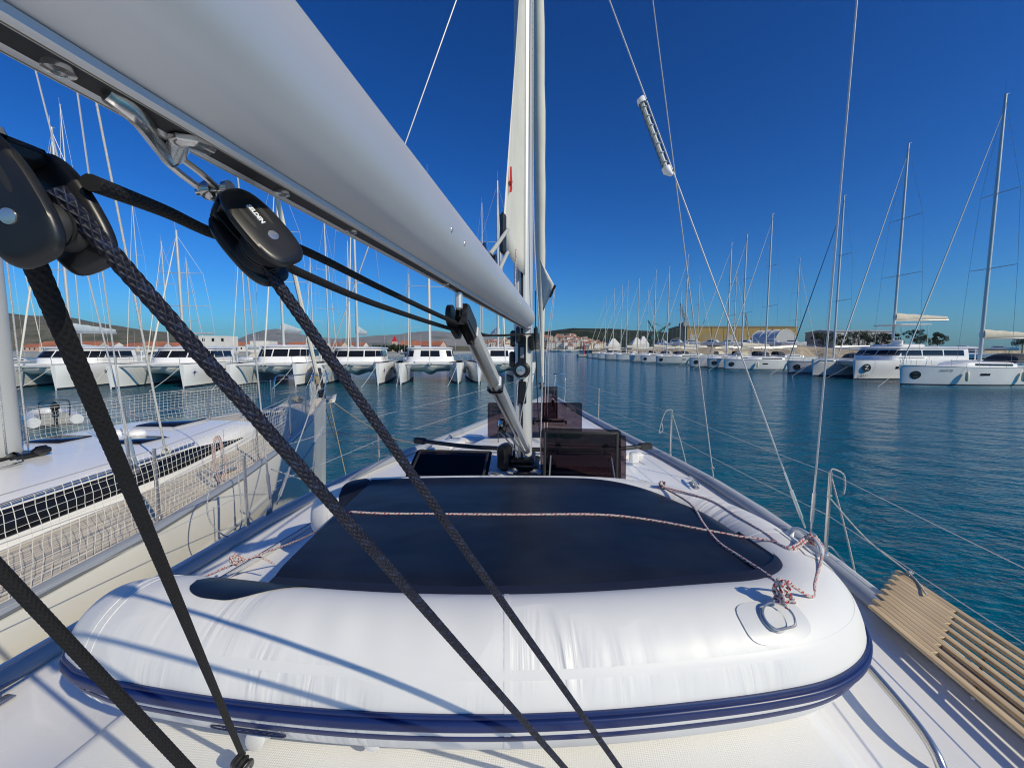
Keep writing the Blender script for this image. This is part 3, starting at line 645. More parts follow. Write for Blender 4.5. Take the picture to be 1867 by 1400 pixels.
# sails
def sheet_mesh(name, grid, m, parent=None, th=.003):
    nr, nc = len(grid), len(grid[0]); vs = [Vector(p) for r in grid for p in r]
    fs = [(i * nc + k, i * nc + k + 1, i * nc + nc + k + 1, i * nc + nc + k) for i in range(nr - 1) for k in range(nc - 1)]
    mb = MB(); mb.add(vs, fs); o = mb.build(name, m, parent, angle=180)
    md = o.modifiers.new('thickness', 'SOLIDIFY'); md.thickness = th; md.offset = 0; return o
clew = Vector((0, 2.47, 3.2 + .66)); g = []
for i in range(25):
    u = i / 24; row = []
    zl = lerp(3.2 + .70, 3.2 + 4.6, u)
    le = Vector((0, lerp(2.47, 3.96, smooth(u * .98) ** .62 * .55 + u * .45), lerp(clew.z, 3.2 + 4.6, u)))
    for k in range(9):
        v = k / 8; p = Vector((0, MF - .15, zl)).lerp(le, v)
        p.x = -.03 * math.sin(math.pi * v) * (1 - u) + .004 * math.sin(v * 19 + u * 4); row.append(p)
    g.append(row)
main = sheet_mesh('mainsail', g, SAIL); main.location.x = -.03; tag(main, 'cream mainsail mostly rolled into the mast, a narrow triangle showing', 'sail')
mb = MB(); cb_ = clew + Vector((0, .02, .02)); mb.box(cb_ + Vector((0, 0, .01)), (.035, .07, .24), bev=.02); mb.build('clew_plate', BLACK, main)
tp_, bt_ = atx(940, 315, -.035), atx(934, 350, -.035)
mb = MB(); yy, zz = lerp(tp_.y, bt_.y, .5), (tp_.z + bt_.z) / 2
T = basis(Vector((0, 1, 0)), Vector((0, 0, 1)), Vector((1, 0, 0)), (-.004, 2.85, 3.2 + 1.12))
mb.prism([(x * .75, y * .62) for x, y in [(0, .18), (.03, .06), (.07, .05), (.02, .0), (.05, -.03), (-.02, -.10), (-.01, -.02), (-.05, .0), (-.01, .04)]], .012, T); mb.build('sail_emblem', REDP, main)
# furled jib
js, je = Vector((-.19, 10.75, SH(11) + .55)), Vector((-.15, MF + .30, 19.4))
pts = [js.lerp(je, i / 40) for i in range(41)]; rr = [interp([(0, .05), (.06, .07), (.16, .10), (.3, .12), (.7, .08), (1, .03)], i / 40) * (1 + .06 * math.sin(i * 2.1)) for i in range(41)]
mb = MB(); mb.tube(pts, rr, 12); jib = mb.build('furled_jib', SAIL); tag(jib, 'cream jib rolled tight on its forestay ahead of the mast', 'sail')
mb = MB()
for i in range(1, 12): p = js.lerp(je, .01 + i * .014); mb.tube([p - Vector((0, 0, .004)), p + Vector((0, 0, .006))], rr[2] * .98, 12)
mb.build('roll_band', GREY, jib)
mb = MB(); mb.lathe([(0, 0), (.09, 0), (.09, .02), (.05, .03), (.05, .13), (.09, .14), (.09, .16), (0, .16)], js - Vector((0, 0, .35)), 18); mb.build('furler_drum', BLACK, jib)
jf = pts[7].y; A = aty(985, 474, jf - .10); B = aty(1012, 522, jf - .35); Cc = aty(990, 568, jf - .08)
g = []
for i in range(9):
    u = i / 8; l0 = A.lerp(Cc, u); far = A.lerp(B, u / .55) if u < .55 else B.lerp(Cc, (u - .55) / .45)
    g.append([l0.lerp(far, k / 4) + Vector((0, .03 * math.sin(k * 1.4 + u * 5), 0)) for k in range(5)])
sheet_mesh('clew_flap', g, SAIL, jib)
mb = MB(); T_ = [B + Vector((0, -.01, .02)), B.lerp(Cc, .22), B.lerp(Cc, .42)]
mb.tube(T_, .035, 8, flat=.5); mb.build('clew_board', BLACK, jib)
# ================================================================== DINGHY upside down on the coachroof
DB = Vector((0, 2.03, 1.875))        # base in camera-levelled coordinates
dinghy = thing('inflatable_dinghy', 'upside-down white inflatable dinghy with navy bottom lashed across the coachroof', 'dinghy', C2W(*DB), YAW)
TR, TZ = .22, .222                    # tube radius, height of its middle line above the base
YN, YFAR = 1.36 - DB.y, 2.72 - DB.y
HBm = (YFAR - YN) / 2; YC = (YFAR + YN) / 2
def bow_path():
    K = [(-1.63, 1.535), (-1.28, 1.458), (-.9, 1.392), (-.5, 1.347), (-.13, 1.332), (.2, 1.342), (.5, 1.370), (.80, 1.412), (1.0, 1.462), (1.15, 1.56), (1.23, 1.72), (1.255, 1.92), (1.24, 2.12), (1.16, 2.34), (1.02, 2.53), (.80, 2.655), (.5, 2.725), (0, 2.745), (-.5, 2.735), (-1.0, 2.69), (-1.32, 2.62)]
    P = spline([Vector((x, y - DB.y, TZ)) for x, y in K], 12)
    L = [0.0]
    for a, b in zip(P, P[1:]): L.append(L[-1] + (b - a).length)
    out = []; N = 300; j = 0
    for i in range(N + 1):
        s = L[-1] * i / N
        while j < len(L) - 2 and L[j + 1] < s: j += 1
        out.append(P[j].lerp(P[j + 1], (s - L[j]) / max(1e-9, L[j + 1] - L[j])))
    return out, L[-1]
DP, DL = bow_path(); ND = len(DP) - 1
def drad(i):
    s = i / ND * DL; e = min(s, DL - s)
    return TR * (interp([(0, .42), (.03, .60), (.09, .80), (.2, .94), (.34, 1.0)], e))
DT = []                               # (point, outward horizontal)
for i, p in enumerate(DP):
    t = (DP[min(i + 1, ND)] - DP[max(i - 1, 0)]).normalized(); DT.append((p, Vector((t.y, -t.x, 0))))
def tube_pt(i, ang, lift=0.0):
    """ang 0 = outward, 90 = top"""
    i = max(0.0, min(float(ND), i)); k = int(min(ND - 1, i)); u = i - k
    p = DT[k][0].lerp(DT[k + 1][0], u); o = DT[k][1].lerp(DT[k + 1][1], u).normalized(); r = lerp(drad(k), drad(k + 1), u) + lift
    return p + o * (math.cos(R(ang)) * r) + Vector((0, 0, math.sin(R(ang)) * r))
def pvc():
    m = mat('white_pvc_fabric', (0.76, 0.755, 0.74), 0.46, var=0.035, vs=2.2)
    n = m.node_tree.nodes; l = m.node_tree.links; b = n['Principled BSDF']
    uv = n.new('ShaderNodeUVMap'); mp = n.new('ShaderNodeMapping'); mp.inputs['Scale'].default_value = (2.2, 13, 1)
    q = n.new('ShaderNodeTexNoise'); q.inputs['Scale'].default_value = 1.0; q.inputs['Detail'].default_value = 3; q.inputs['Distortion'].default_value = .6
    l.new(uv.outputs[0], mp.inputs[0]); l.new(mp.outputs[0], q.inputs['Vector'])
    m2 = n.new('ShaderNodeMapping'); m2.inputs['Scale'].default_value = (2.5, 1.6, 1); q2 = n.new('ShaderNodeTexNoise'); q2.inputs['Scale'].default_value = 1
    l.new(uv.outputs[0], m2.inputs[0]); l.new(m2.outputs[0], q2.inputs['Vector'])
    rg = n.new('ShaderNodeMapRange'); rg.inputs['From Min'].default_value = .48; rg.inputs['From Max'].default_value = .68; l.new(q2.outputs['Fac'], rg.inputs['Value'])
    mu = n.new('ShaderNodeMath'); mu.operation = 'MULTIPLY'; l.new(q.outputs['Fac'], mu.inputs[0]); l.new(rg.outputs[0], mu.inputs[1])
    bp = n.new('ShaderNodeBump'); bp.inputs['Strength'].default_value = .8; bp.inputs['Distance'].default_value = .03
    l.new(mu.outputs[0], bp.inputs['Height']); l.new(bp.outputs[0], b.inputs['Normal']); return m
PVC = pvc()
nA = 48; rings = []; Ls = []
for i in range(ND + 1):
    s = i / ND * DL; ring = []
    for k in range(nA):
        a = 360 * k / nA; ad = (a + 180) % 360 - 180
        lift = 0.0
        # wrinkles pressed into the near side of the tube around the bow shoulder
        wgt = math.exp(-((s - 2.02) / .34) ** 2) * math.exp(-((ad - 42) / 17) ** 2)
        lift += -.0075 * wgt * (max(0, math.sin(s * 62 + .3 * ad / 40)) ** 3) * (0.55 + .45 * math.sin(s * 17))
        wg2 = math.exp(-((s - 1.1) / .7) ** 2) * math.exp(-((ad - 62) / 22) ** 2)
        lift += .0028 * wg2 * math.sin(s * 33 + ad * .05) * math.sin(s * 7.3)
        ring.append(tube_pt(i, a, lift))
    rings.append(ring); Ls.append(s)
uvmesh('buoyancy_tube', rings, PVC, dinghy, Ls)
def strip(name, i0, i1, a0, a1, lift, m, th, n_i=None, n_a=6, parent=dinghy, ends=True):
    """a band lying on the tube between two angles, th proud of it"""
    ni = n_i or int(i1 - i0); g = []
    for j in range(ni + 1):
        i = lerp(i0, i1, j / ni); row = []
        prof = [(a0, -.004), (a0, th * .7)] + [(lerp(a0, a1, k / n_a), th) for k in range(1, n_a)] + [(a1, th * .7), (a1, -.004)]
        for a, h in prof: row.append(tube_pt(i, a, lift + h))
        g.append(row)
    mb = MB(); mb.loft(g, closed=False)
    nr = len(g[0]); o = len(mb.v)
    mb.f += [tuple(range(nr - 1, -1, -1)), tuple(range(o - nr, o))]; mb.mi += [0, 0]
    return mb.build(name, m, parent, angle=50)
strip('rubbing_strake', 2, ND - 2, -5.5, 3.0, 0, NAVYR, .017)
strip('strake_bead', 2, ND - 2, 3.0, 7.0, 0, NAVYR, .010, n_a=3)
strip('tube_stripe', 6, ND - 6, -19, -13.5, 0, NAVYR, .003, n_a=3)
for s in (.20, .235, 1.62, DL - .22, 3.2):
    i = s / DL * ND; strip('tube_seam', i, i + .9, -80, 150, 0, PVC, .0016, n_i=1, n_a=30)
strip('seam_tape', 20, 150, 29, 36, 0, PVC, .0013, n_a=3)
# navy bottom: a sheet from tube to tube
IM = max(range(ND + 1), key=lambda i: DP[i].x)
def inset(i):
    return lerp(.115, .06, smooth((DP[i].x - .6) / .45)) + .075 * smooth((DP[i].y + DB.y - 1.58) / .3) if i <= IM else .015 + .12 * smooth((DP[i].x - .45) / .8)
EQ = [DT[i][0] - DT[i][1] * inset(i) for i in range(ND + 1)]
XM = max(q.x for q in EQ)
def edge_y(x, side):
    seg = EQ[:IM + 1] if side < 0 else EQ[IM:]
    for a, b in zip(seg, seg[1:]):
        if (a.x - x) * (b.x - x) <= 0 and abs(a.x - b.x) > 1e-9: return lerp(a.y, b.y, (x - a.x) / (b.x - a.x))
    return min(seg, key=lambda q: abs(q.x - x)).y
gx = [-.95 + (XM - .004 + .95) * math.sin(math.pi / 2 * i / 60) for i in range(61)]; grid = []
tops_e = [(edge_y(x, -1), edge_y(x, 1)) for x in gx]
def tube_top(x, y):
    dn = min((Vector((x, y)) - Vector((p.x, p.y))).length for p, o in DT[::2]); return TZ + math.sqrt(max(0, TR * TR - dn * dn))
for x, (y0, y1) in zip(gx, tops_e):
    row = []; e0, e1 = tube_top(x, y0), tube_top(x, y1)
    for k in range(41):
        v = (1 - math.cos(math.pi * k / 40)) / 2; y = lerp(y0, y1, v)
        de = min(y - y0, y1 - y, (XM - x) * .9); zt = tube_top(x, y)
        flat_ = TZ + TR - .016 + .012 * math.sin(math.pi * v) + .0012 * math.sin(x * 9 + y * 5)
        z = max(zt + .0045, lerp(lerp(e0, e1, v) + .0045, flat_, smooth(de / .11)))
        row.append(Vector((x, y, z)))
    grid.append(row)
mb = MB(); mb.loft(grid, closed=False); bot = mb.build('navy_bottom', NAVY, dinghy, angle=180)
NAVY2 = mat('navy_tape', (0.012, 0.016, 0.034), 0.5, var=.1, vs=4)
def tape(idx, wdt, lift):
    g = []
    for x, r in zip(gx, grid):
        a, b = (r[0], r[2]) if idx == 0 else (r[-1], r[-3]); d = (b - a); d.z = 0
        d = d.normalized() * wdt if d.length > 1e-6 else Vector((0, wdt, 0)); g.append([a + Vector((0, -.012 if idx == 0 else .012, lift - .006)), a + Vector((0, 0, lift)), a + d + Vector((0, 0, lift + .002))])
    mb = MB(); mb.loft(g, closed=False); mb.build('bottom_edge_tape', NAVY2, dinghy)
tape(0, .045, .003)
def tongue(i0, di, top, wid, name='bottom_tongue'):
    """rounded end of the bottom cloth glued on to the tube, growing out of the cloth's edge"""
    g = []
    for j in range(33):
        u = j / 32; lo_, hi_ = top - wid * smooth(u / .6), top; e = math.sqrt(max(.0004, 1 - max(0, (u - .72) / .28) ** 2)); m_ = (lo_ + hi_) / 2
        g.append([tube_pt(i0 + di * u, m_ + (lerp(lo_, hi_, k / 8) - m_) * e, .0045) for k in range(9)])
    mb = MB(); mb.loft(g, closed=False); return mb.build(name, NAVY, dinghy, angle=180)
iN = min(range(IM), key=lambda i: abs(EQ[i].x + .70)); iF = min(range(IM, ND), key=lambda i: abs(EQ[i].x + .80))
tongue(iN, -(.50 / DL) * ND, 124, 46); tongue(iF, (.34 / DL) * ND, 172, 86)
mb = MB(); mb.box((-.97, YC, .235), (.03, HBm * 2 - .34, .32), bev=.01); mb.build('transom', GREY, dinghy)
# towing ring patch on the near shoulder
pc = Vector((.86, 1.206, 0)); bi = min(range(ND), key=lambda i: abs(DP[i].x - .86) + (0 if DP[i].y < YC else 9)); ba = 57
g = []
for j in range(25):
    row = []
    for k in range(9):
        u, v = j / 24 * 2 - 1, k / 8 * 2 - 1
        # rounded square
        rr_ = (abs(u) ** 3.5 + abs(v) ** 3.5) ** (1 / 3.5) if (u or v) else 0; q = 1.0 if rr_ <= 1 else 1 / rr_
        row.append(tube_pt(bi + u * q * 5.4, ba + v * q * 18, .0035))
    g.append(row)
mb = MB(); mb.loft(g, closed=False); o = mb.build('ring_patch', PATCH, dinghy, angle=180)
pn = (tube_pt(bi, ba, 1) - tube_pt(bi, ba, 0)).normalized(); pt_ = (tube_pt(bi + 3, ba) - tube_pt(bi - 3, ba)).normalized(); pq = pn.cross(pt_)
PC = tube_pt(bi, ba, .004)
T = basis(pt_, pq, pn, PC); mb = MB(); mb.prism([(.042 * math.cos(2 * math.pi * k / 24), .042 * math.sin(2 * math.pi * k / 24)) for k in range(24)], .005, T); mb.build('ring_base', PATCH, o)
ring = []
for k in range(25):
    t = 2 * math.pi * k / 24; x, y = .046 * math.cos(t), .046 * math.sin(t)
    ring.append(T @ Vector((x * 1.05 + .012, max(y, -.036), .006 + .018 * (1 + math.cos(t)) * .5 + .004)))
mb = MB(); mb.tube(ring, .0042, 8, caps=False); mb.build('towing_ring', STEEL, o)
RING = dinghy.matrix_basis @ (T @ Vector((.052, .018, .03)))
# moulded carry handle on the bow
hi = min(range(ND), key=lambda i: (DP[i] - Vector((1.245, 1.82 - DB.y, TZ))).length)
for da in (0,):
    a = [tube_pt(hi - 4, 62, .0), tube_pt(hi - 4.6, 62, .035), tube_pt(hi - 2, 63, .055), tube_pt(hi + 2, 63, .055), tube_pt(hi + 4.6, 62, .035), tube_pt(hi + 4, 62, 0)]
    mb = MB(); mb.tube(spline(a, 6), .011, 8, flat=.8); mb.build('carry_handle', PATCH, dinghy)
    g = [[tube_pt(hi + u, v, .003) for v in (44, 52, 60, 68, 78)] for u in (-6, -5, -2, 0, 2, 5, 6)]
    mb = MB(); mb.loft(g, closed=False); mb.build('handle_patch', PVC, dinghy)
HANDLE = dinghy.matrix_world @ tube_pt(hi, 63, .05) if False else (dinghy.matrix_basis @ tube_pt(hi, 63, .045))
# maker's oval with script on the near side, below the stripes
li0 = min(range(ND // 2), key=lambda i: abs(DP[i].x + .80)); Lpt = lambda u, v, h: tube_pt(li0 + u / DL * ND, v, h)
g = [];
for k in range(49):
    t = 2 * math.pi * k / 48; x = .125 * math.copysign(abs(math.cos(t)) ** .5, math.cos(t)); a = -25 + 3.6 * math.copysign(abs(math.sin(t)) ** .7, math.sin(t)); g.append(Lpt(x, a, .004))
mb = MB(); mb.tube(g, .0026, 6, caps=False); lo = mb.build('maker_oval', NAVYH, dinghy)
mb = MB()
for k in range(7):
    x = -.085 + k * .026; mb.tube([Lpt(x - .004, -27, .003), Lpt(x, -25, .003), Lpt(x + .010, -24 + (k % 2) * .7, .003), Lpt(x + .012, -25.6, .003), Lpt(x + .02, -27.2, .003)], .0022, 5)
mb.tube([Lpt(-.10, -23.2, .003), Lpt(-.02, -24, .003), Lpt(.06, -26, .003), Lpt(.12, -25, .003)], [.001, .002, .003, .001], 5)
mb.build('maker_script', NAVYH, lo)
# valve and bailer fittings hanging under the near side
for px, py in ((440, 1372), (660, 1388)):
    p = atz(px, py, 1.96); lp = dinghy.matrix_basis.inverted() @ p; lp.z = .045; lp.y = YN - .10
    mb = MB(); mb.lathe([(0, -.03), (.03, -.03), (.032, .05), (.024, .055), (0, .055)], lp, 16, Matrix.Rotation(R(70), 3, 'X')); mb.build('oar_socket', PATCH, dinghy)
# ================================================================== LASHING LINES (white with red flecks)
ZF = 3.2 - .875
def fz(px, py, lift=.0065):
    """where the line of sight meets the top of the dinghy (cloth or tube)"""
    Mi = dinghy.matrix_basis.inverted(); d = ray(px, py); k0, k1 = .9, 4.0; n = 240
    for i in range(n):
        k = lerp(k0, k1, i / n); q = Mi @ (CAM + d * k); dn = min((Vector((q.x, q.y)) - Vector((p.x, p.y))).length for p, o in DT[::3])
        inside = q.x < XM and q.x > -.95 and edge_y(q.x, -1) < q.y < edge_y(q.x, 1)
        top = TZ + math.sqrt(max(0, TR * TR - dn * dn)) if dn < TR else 0
        if inside: top = max(top, TZ + TR - .008)
        if q.z <= top + lift: return CAM + d * k
    return atz(px, py, ZF)
pts = [fz(640, 933), fz(700, 936), fz(800, 937), fz(950, 938), fz(1090, 938), fz(1180, 947), fz(1280, 965), fz(1350, 978), fz(1405, 986), fz(1440, 998), HANDLE + Vector((0, 0, .01))]
o = rope('lashing_rope', spline(pts, 8), .0062, ROPER, step=.01, n=10); tag(o, 'red-flecked white rope straight across the navy dinghy bottom', 'rope')
kn = atz(430, 1027, 1.97)
pts = [fz(640, 933), atz(590, 962, 2.20), atz(540, 986, 2.08), atz(480, 1008, 2.0), kn]
o2 = rope('lashing_tail', spline(pts, 6), .0055, ROPER, o, step=.01, n=8)
def knot(name, c, r, k, seed, m, parent=None, turns=26, sq=.7):
    rnd = random.Random(seed); P = []
    for i in range(turns):
        a = i * 2.1 + rnd.random(); b = i * 1.3 + rnd.random()
        P.append(Vector(c) + Vector((math.cos(a) * math.cos(b), math.sin(a) * math.cos(b) * .8, math.sin(b) * sq)) * r * (.6 + .4 * rnd.random()))
    return rope(name, spline(P, 5), k, m, parent, step=.012, n=8)
knot('lashing_knot', kn + Vector((0, 0, .02)), .045, .0055, 3, ROPER, o)
rope('lashing_tail', spline([kn, atz(470, 1015, 1.95), atz(500, 1028, 1.90)], 6), .005, ROPER, o, step=.012, n=8)
rope('lashing_tail', spline([kn, atz(400, 1040, 1.92), atz(372, 1052, 1.88), atz(384, 1046, 1.91), atz(410, 1034, 1.94)], 6), .005, ROPER, o, step=.012, n=8)
K2 = dinghy.matrix_basis @ tube_pt(min(range(IM, ND), key=lambda i: (DP[i] - Vector((.98, 2.56 - DB.y, TZ))).length), 100, .010)
rp = RING
pts = [K2, fz(1258, 918), fz(1283, 955), fz(1310, 988), fz(1350, 1015), fz(1400, 1048), fz(1430, 1075), fz(1448, 1098), rp + Vector((-.01, .02, .06)), rp]
o = rope('lashing_rope', spline(pts, 8), .0062, ROPER, step=.01, n=10); tag(o, 'red-flecked rope from the far dinghy corner down to the steel towing ring', 'rope')
knot('lashing_knot', K2 + Vector((0, 0, .01)), .035, .0055, 5, ROPER, o)
knot('lashing_knot', rp + Vector((.0, .03, .045)), .040, .0055, 11, ROPER, o, 30, 1.1)
pts = [K2, fz(1290, 910), fz(1345, 942), fz(1395, 972), fz(1440, 1002), HANDLE + Vector((0, -.02, .0)), HANDLE + Vector((.03, -.06, -.02)), fz(1486, 1062), fz(1480, 1088), rp + Vector((.02, .06, .06)), rp + Vector((0, .01, .02))]
o = rope('lashing_rope', spline(pts, 8), .0058, ROPER, step=.01, n=10); tag(o, 'red-flecked rope looped through the white carry handle to the towing ring', 'rope')
knot('lashing_knot', HANDLE + Vector((.0, -.03, .0)), .035, .0055, 17, ROPER, o, 18)
# ================================================================== MAINSHEET BLOCKS AND LINES
def block(name, label, c, T3, S, group='mainsheet blocks under the boom', text=True, sheave=1.0):
    """T3: columns = side (cheek normal), length (from head to tail), depth. S = overall length"""
    t = thing(name, label, 'pulley block', c, 0, group); X, Y, Z = T3
    t.matrix_basis = basis(X, Y, Z, c)
    def outline(k, n=40, hw=.27, hl=.5):
        q = []
        for i in range(n):
            a = 2 * math.pi * i / n; cx, cy = math.cos(a), math.sin(a)
            wv = hw * (1 - .10 * cy * -1)
            q.append((k * S * wv * math.copysign(abs(cx) ** .62, cx), k * S * hl * math.copysign(abs(cy) ** .78, cy)))
        return q
    for s in (-1, 1):
        # cheek: bevelled slab in the (Z, Y) plane, hollowed by two slots
        rings = []
        for k, x in ((.86, .165), (.95, .185), (1.0, .215), (.985, .245), (.93, .268), (.80, .278), (.50, .28)):
            rings.append([(s * x * S, b, a) for a, b in outline(k)])
        mb = MB(); mb.loft(rings); ch = mb.build('cheek', BLACK, t)
        for sx in (-.11, .11):
            mb = MB(); q = [(sx * S + .028 * S * math.cos(2 * math.pi * i / 16), -.12 * S + .13 * S * math.copysign(abs(math.sin(2 * math.pi * i / 16)) ** .8, math.sin(2 * math.pi * i / 16))) for i in range(16)]
            mb.loft([[(s * .279 * S, b, a) for a, b in q], [(s * .2815 * S, b, a) for a, b in q]]); mb.build('cheek_slot', RUBBER, ch)
        mb = MB(); Mx = Matrix.Rotation(R(90 * s), 3, 'Y'); mb.lathe([(0, .27 * S), (.062 * S, .27 * S), (.058 * S, .290 * S), (.03 * S, .293 * S), (0, .293 * S)], (0, .14 * S, 0), 20, Mx); mb.build('axle_rivet', STEEL, ch)
    Mx = Matrix.Rotation(R(90), 3, 'Y')
    for x in (-.085, .085):
        mb = MB(); mb.lathe([(0, -.075 * S), (.255 * S * sheave, -.075 * S), (.255 * S * sheave, -.06 * S), (.19 * S * sheave, 0), (.255 * S * sheave, .06 * S), (.255 * S * sheave, .075 * S), (0, .075 * S)], (x * S, .14 * S, 0), 32, Mx); mb.build('sheave', RUBBER, t)
    mb = MB(); mb.box((0, -.44 * S, 0), (.40 * S, .15 * S, .30 * S), bev=.05 * S); mb.build('head', BLACK, t)
    if sheave == 1.0: mb = MB(); mb.box((0, 0, -.0 * S), (.03 * S, .8 * S, .40 * S), bev=.01 * S); mb.build('divider', BLACK, t)
    mb = MB(); mb.tube([(0, -.50 * S, 0), (0, -.62 * S, 0)], .055 * S, 10); mb.build('swivel_post', STEEL, t)
    if text:
        Tt = basis(Vector((0, 1, 0)), Vector((0, 0, 1)), Vector((1, 0, 0)), (.2835 * S, -.13 * S, -.0 * S)); text_mesh('maker_lettering', 'SELDEN', .068 * S, WHITEP, t, Tt, .0003)
    return t
# block under the boom
c1 = CAM + ray(466, 436) * .47
hd = CAM + ray(392, 352) * .455
yv = (c1 - hd).normalized(); q_ = _R * .80 + _U * .25 - _F * .55; xv = (q_ - yv * yv.dot(q_)).normalized(); zv = xv.cross(yv)
SB = .098
block('mainsheet_block', 'glossy black double pulley block shackled to the boom bail', c1, (xv, yv, zv), SB)
# shackle and bail above it
hd = c1 - yv * SB * .62
bail = thing('boom_bail', 'polished steel bail and shackle under the silver boom', 'shackle', hd)
bz = BZ - BB - .004; bl0 = Vector((0, atx(250, 205, 0).y, bz)); bl1 = Vector((0, atx(335, 262, 0).y, bz)); bm = CAM + ray(312, 288) * .405
g = [p - hd for p in spline([bl0 + Vector((0, -.02, 0)), bl0 + Vector((0, .0, -.006)), bl0.lerp(bm, .6) + Vector((0, 0, -.004)), bm, bm.lerp(bl1, .5) + Vector((0, 0, -.002)), bl1 + Vector((0, 0, -.005)), bl1 + Vector((0, .025, 0))], 6)]
mb = MB(); mb.tube(g, .0062, 10, flat=1.5); mb.build('bail_strap', STEEL, bail)
sd_ = (hd - bm).normalized(); px_ = sd_.cross(Vector((0, 1, 0))).normalized()
for s in (-1, 1):
    mb = MB(); mb.tube([p - hd for p in spline([bm + sd_ * -.012, bm + px_ * s * .008, bm + px_ * s * .0105 + sd_ * .02, hd + px_ * s * .0095 - sd_ * .012, hd + px_ * s * .009 + sd_ * .002], 5)], .0034, 8); mb.build('shackle_arm', STEEL, bail)
mb = MB(); mb.tube([-px_ * .018 - sd_ * .004, px_ * .020 - sd_ * .004], .0038, 10); mb.lathe([(0, -.003), (.008, -.003), (.008, .003), (0, .003)], px_ * .02 - sd_ * .004, 12, basis(sd_, sd_.cross(px_), px_, (0, 0, 0)).to_3x3()); mb.build('shackle_pin', STEEL, bail)
mb = MB(); mb.lathe([(0, -.006), (.0095, -.006), (.011, 0), (.0095, .006), (0, .006)], sd_ * -.004 - px_ * .002, 14, basis(sd_, sd_.cross(px_), px_, (0, 0, 0)).to_3x3()); mb.build('shackle_ring', STEEL, bail)
# near block at the frame edge
c0 = CAM + ray(72, 380) * .30; hd0 = CAM + ray(20, 255) * .285
yv0 = (c0 - hd0).normalized(); yv0 = (ray(150, 500) * .30 - ray(15, 262) * .285).normalized(); q = Vector((-.35, -.90, .1)); q_r = ray(92, 378).normalized(); q = q_r * -.72 - q_r.cross(Vector((0, 0, 1))).normalized() * .70 + Vector((0, 0, .12)); xv0 = (q - yv0 * yv0.dot(q)).normalized(); zv0 = xv0.cross(yv0)
block('mainsheet_block', 'matt black pulley block close by, hanging from the boom beside the neighbouring mast', c0, (xv0, yv0, zv0), .093, text=False, sheave=.72)
def line_px(a, da, b, db, n=2): return [CAM + ray(*a) * da, CAM + ray(*b) * db]
def long_rope(name, label, pts, r, m, group='mainsheet lines', braid=.12, eye=True, **k):
    if eye:      # the rope runs down to a pad-eye on the coachroof
        a, b = Vector(pts[0]), Vector(pts[-1]); d = (b - a).normalized(); q = b.copy()
        while q.z > deck_z(q.x, q.y) + .035: q += d * .004
        while q.z < deck_z(q.x, q.y) + .03: q -= d * .004
        pts = [a, q]
    o = rope(name, pts, r, m, step=.0026, n=28, braid=braid, **k)
    if eye:
        g = Vector((q.x, q.y, deck_z(q.x, q.y))); mb = MB(); mb.box(g + Vector((0, 0, .006)), (.07, .05, .012), bev=.004)
        mb.tube([g + Vector((.024 * math.cos(t), 0, .034 * math.sin(t) + .008)) for t in [math.pi * i / 10 for i in range(11)]], .006, 8); mb.build('pad_eye', STEEL, o)
        mb = MB(); mb.lathe([(0, -.02), (r * 1.5, -.018), (r * 1.7, 0), (r * 1.5, .03), (0, .032)], q - d * .01, 12, d.to_track_quat('Z', 'Y').to_matrix()); mb.build('rope_splice', m, o)
    return tag(o, label, 'rope', group)
zB = lambda px, py, h: atz(px, py, 3.2 - h)
topA, endA = CAM + ray(100, 345) * .30, zB(1030, 1400, 1.13)
dA = (endA - topA).normalized(); endA = endA + dA * .22
long_rope('mainsheet_rope', 'thick navy braided rope from the near block across the dinghy, lower of the two', [topA, endA], .0074, ROPEN, n_around=6, per_m=105)
topB, endB = CAM + ray(462, 455) * .47, zB(1130, 1400, 1.13)
dBv = (endB - topB).normalized(); endB = endB + dBv * .22
long_rope('mainsheet_rope', 'navy braided rope running from the shackled block down across the dinghy stripe', [topB, endB], .0074, ROPEN, n_around=6, per_m=105)
tC, eC = CAM + ray(46, 440) * .30, zB(440, 1372, 1.22)
long_rope('mainsheet_rope', 'black rope falling from the near block to the deck pulley', [tC, eC], .0074, ROPEK, braid=.05, eye=False, n_around=6, per_m=105)
tD, eD = CAM + ray(-60, 975) * .62, CAM + ray(345, 1405) * .80
dD = (eD - tD).normalized()
long_rope('mainsheet_rope', 'black rope crossing the lower corner below the neighbouring yacht', [tD - dD * 1.1, eD + dD * .30], .0098, ROPEK, braid=.05, n_around=6, per_m=105)
# lines led along under the boom to the gooseneck
gn = Vector((-.02, 3.78, BZ - BB - .05)); gn2 = Vector((.07, 3.82, BZ - BB - .05))
mid = CAM + ray(848, 600) * 1.62
p1 = [CAM + ray(165, 333) * .31, CAM + ray(300, 385) * .42, CAM + ray(410, 432) * .53, CAM + ray(530, 447) * .60, CAM + ray(700, 528) * .90, CAM + ray(840, 592) * 1.40, CAM + ray(900, 612) * 2.4, gn2]
o = rope('boom_line', spline(p1, 10), .0065, ROPEK, step=.01, n=10); tag(o, 'upper black line led along under the boom to the gooseneck', 'rope', 'black lines under the boom')
p2 = [CAM + ray(520, 482) * .53, CAM + ray(560, 503) * .60, CAM + ray(700, 560) * .90, CAM + ray(840, 604) * 1.5, CAM + ray(895, 612) * 2.3, gn]
o = rope('boom_line', spline(p2, 10), .0062, ROPEK, step=.01, n=10); tag(o, 'lower black line from the shackled block to the mast', 'rope', 'black lines under the boom')
# deck pulley at the foot of the falling rope
cdk = zB(442, 1392, 1.27)
yd = (tC - cdk).normalized(); xd = Vector((1, -.4, 0)); xd = (xd - yd * xd.dot(yd)).normalized()
block('deck_pulley', 'black pulley block standing on deck under the dinghy edge', cdk, (xd, yd, xd.cross(yd)), .085, group='mainsheet blocks on deck', text=False)
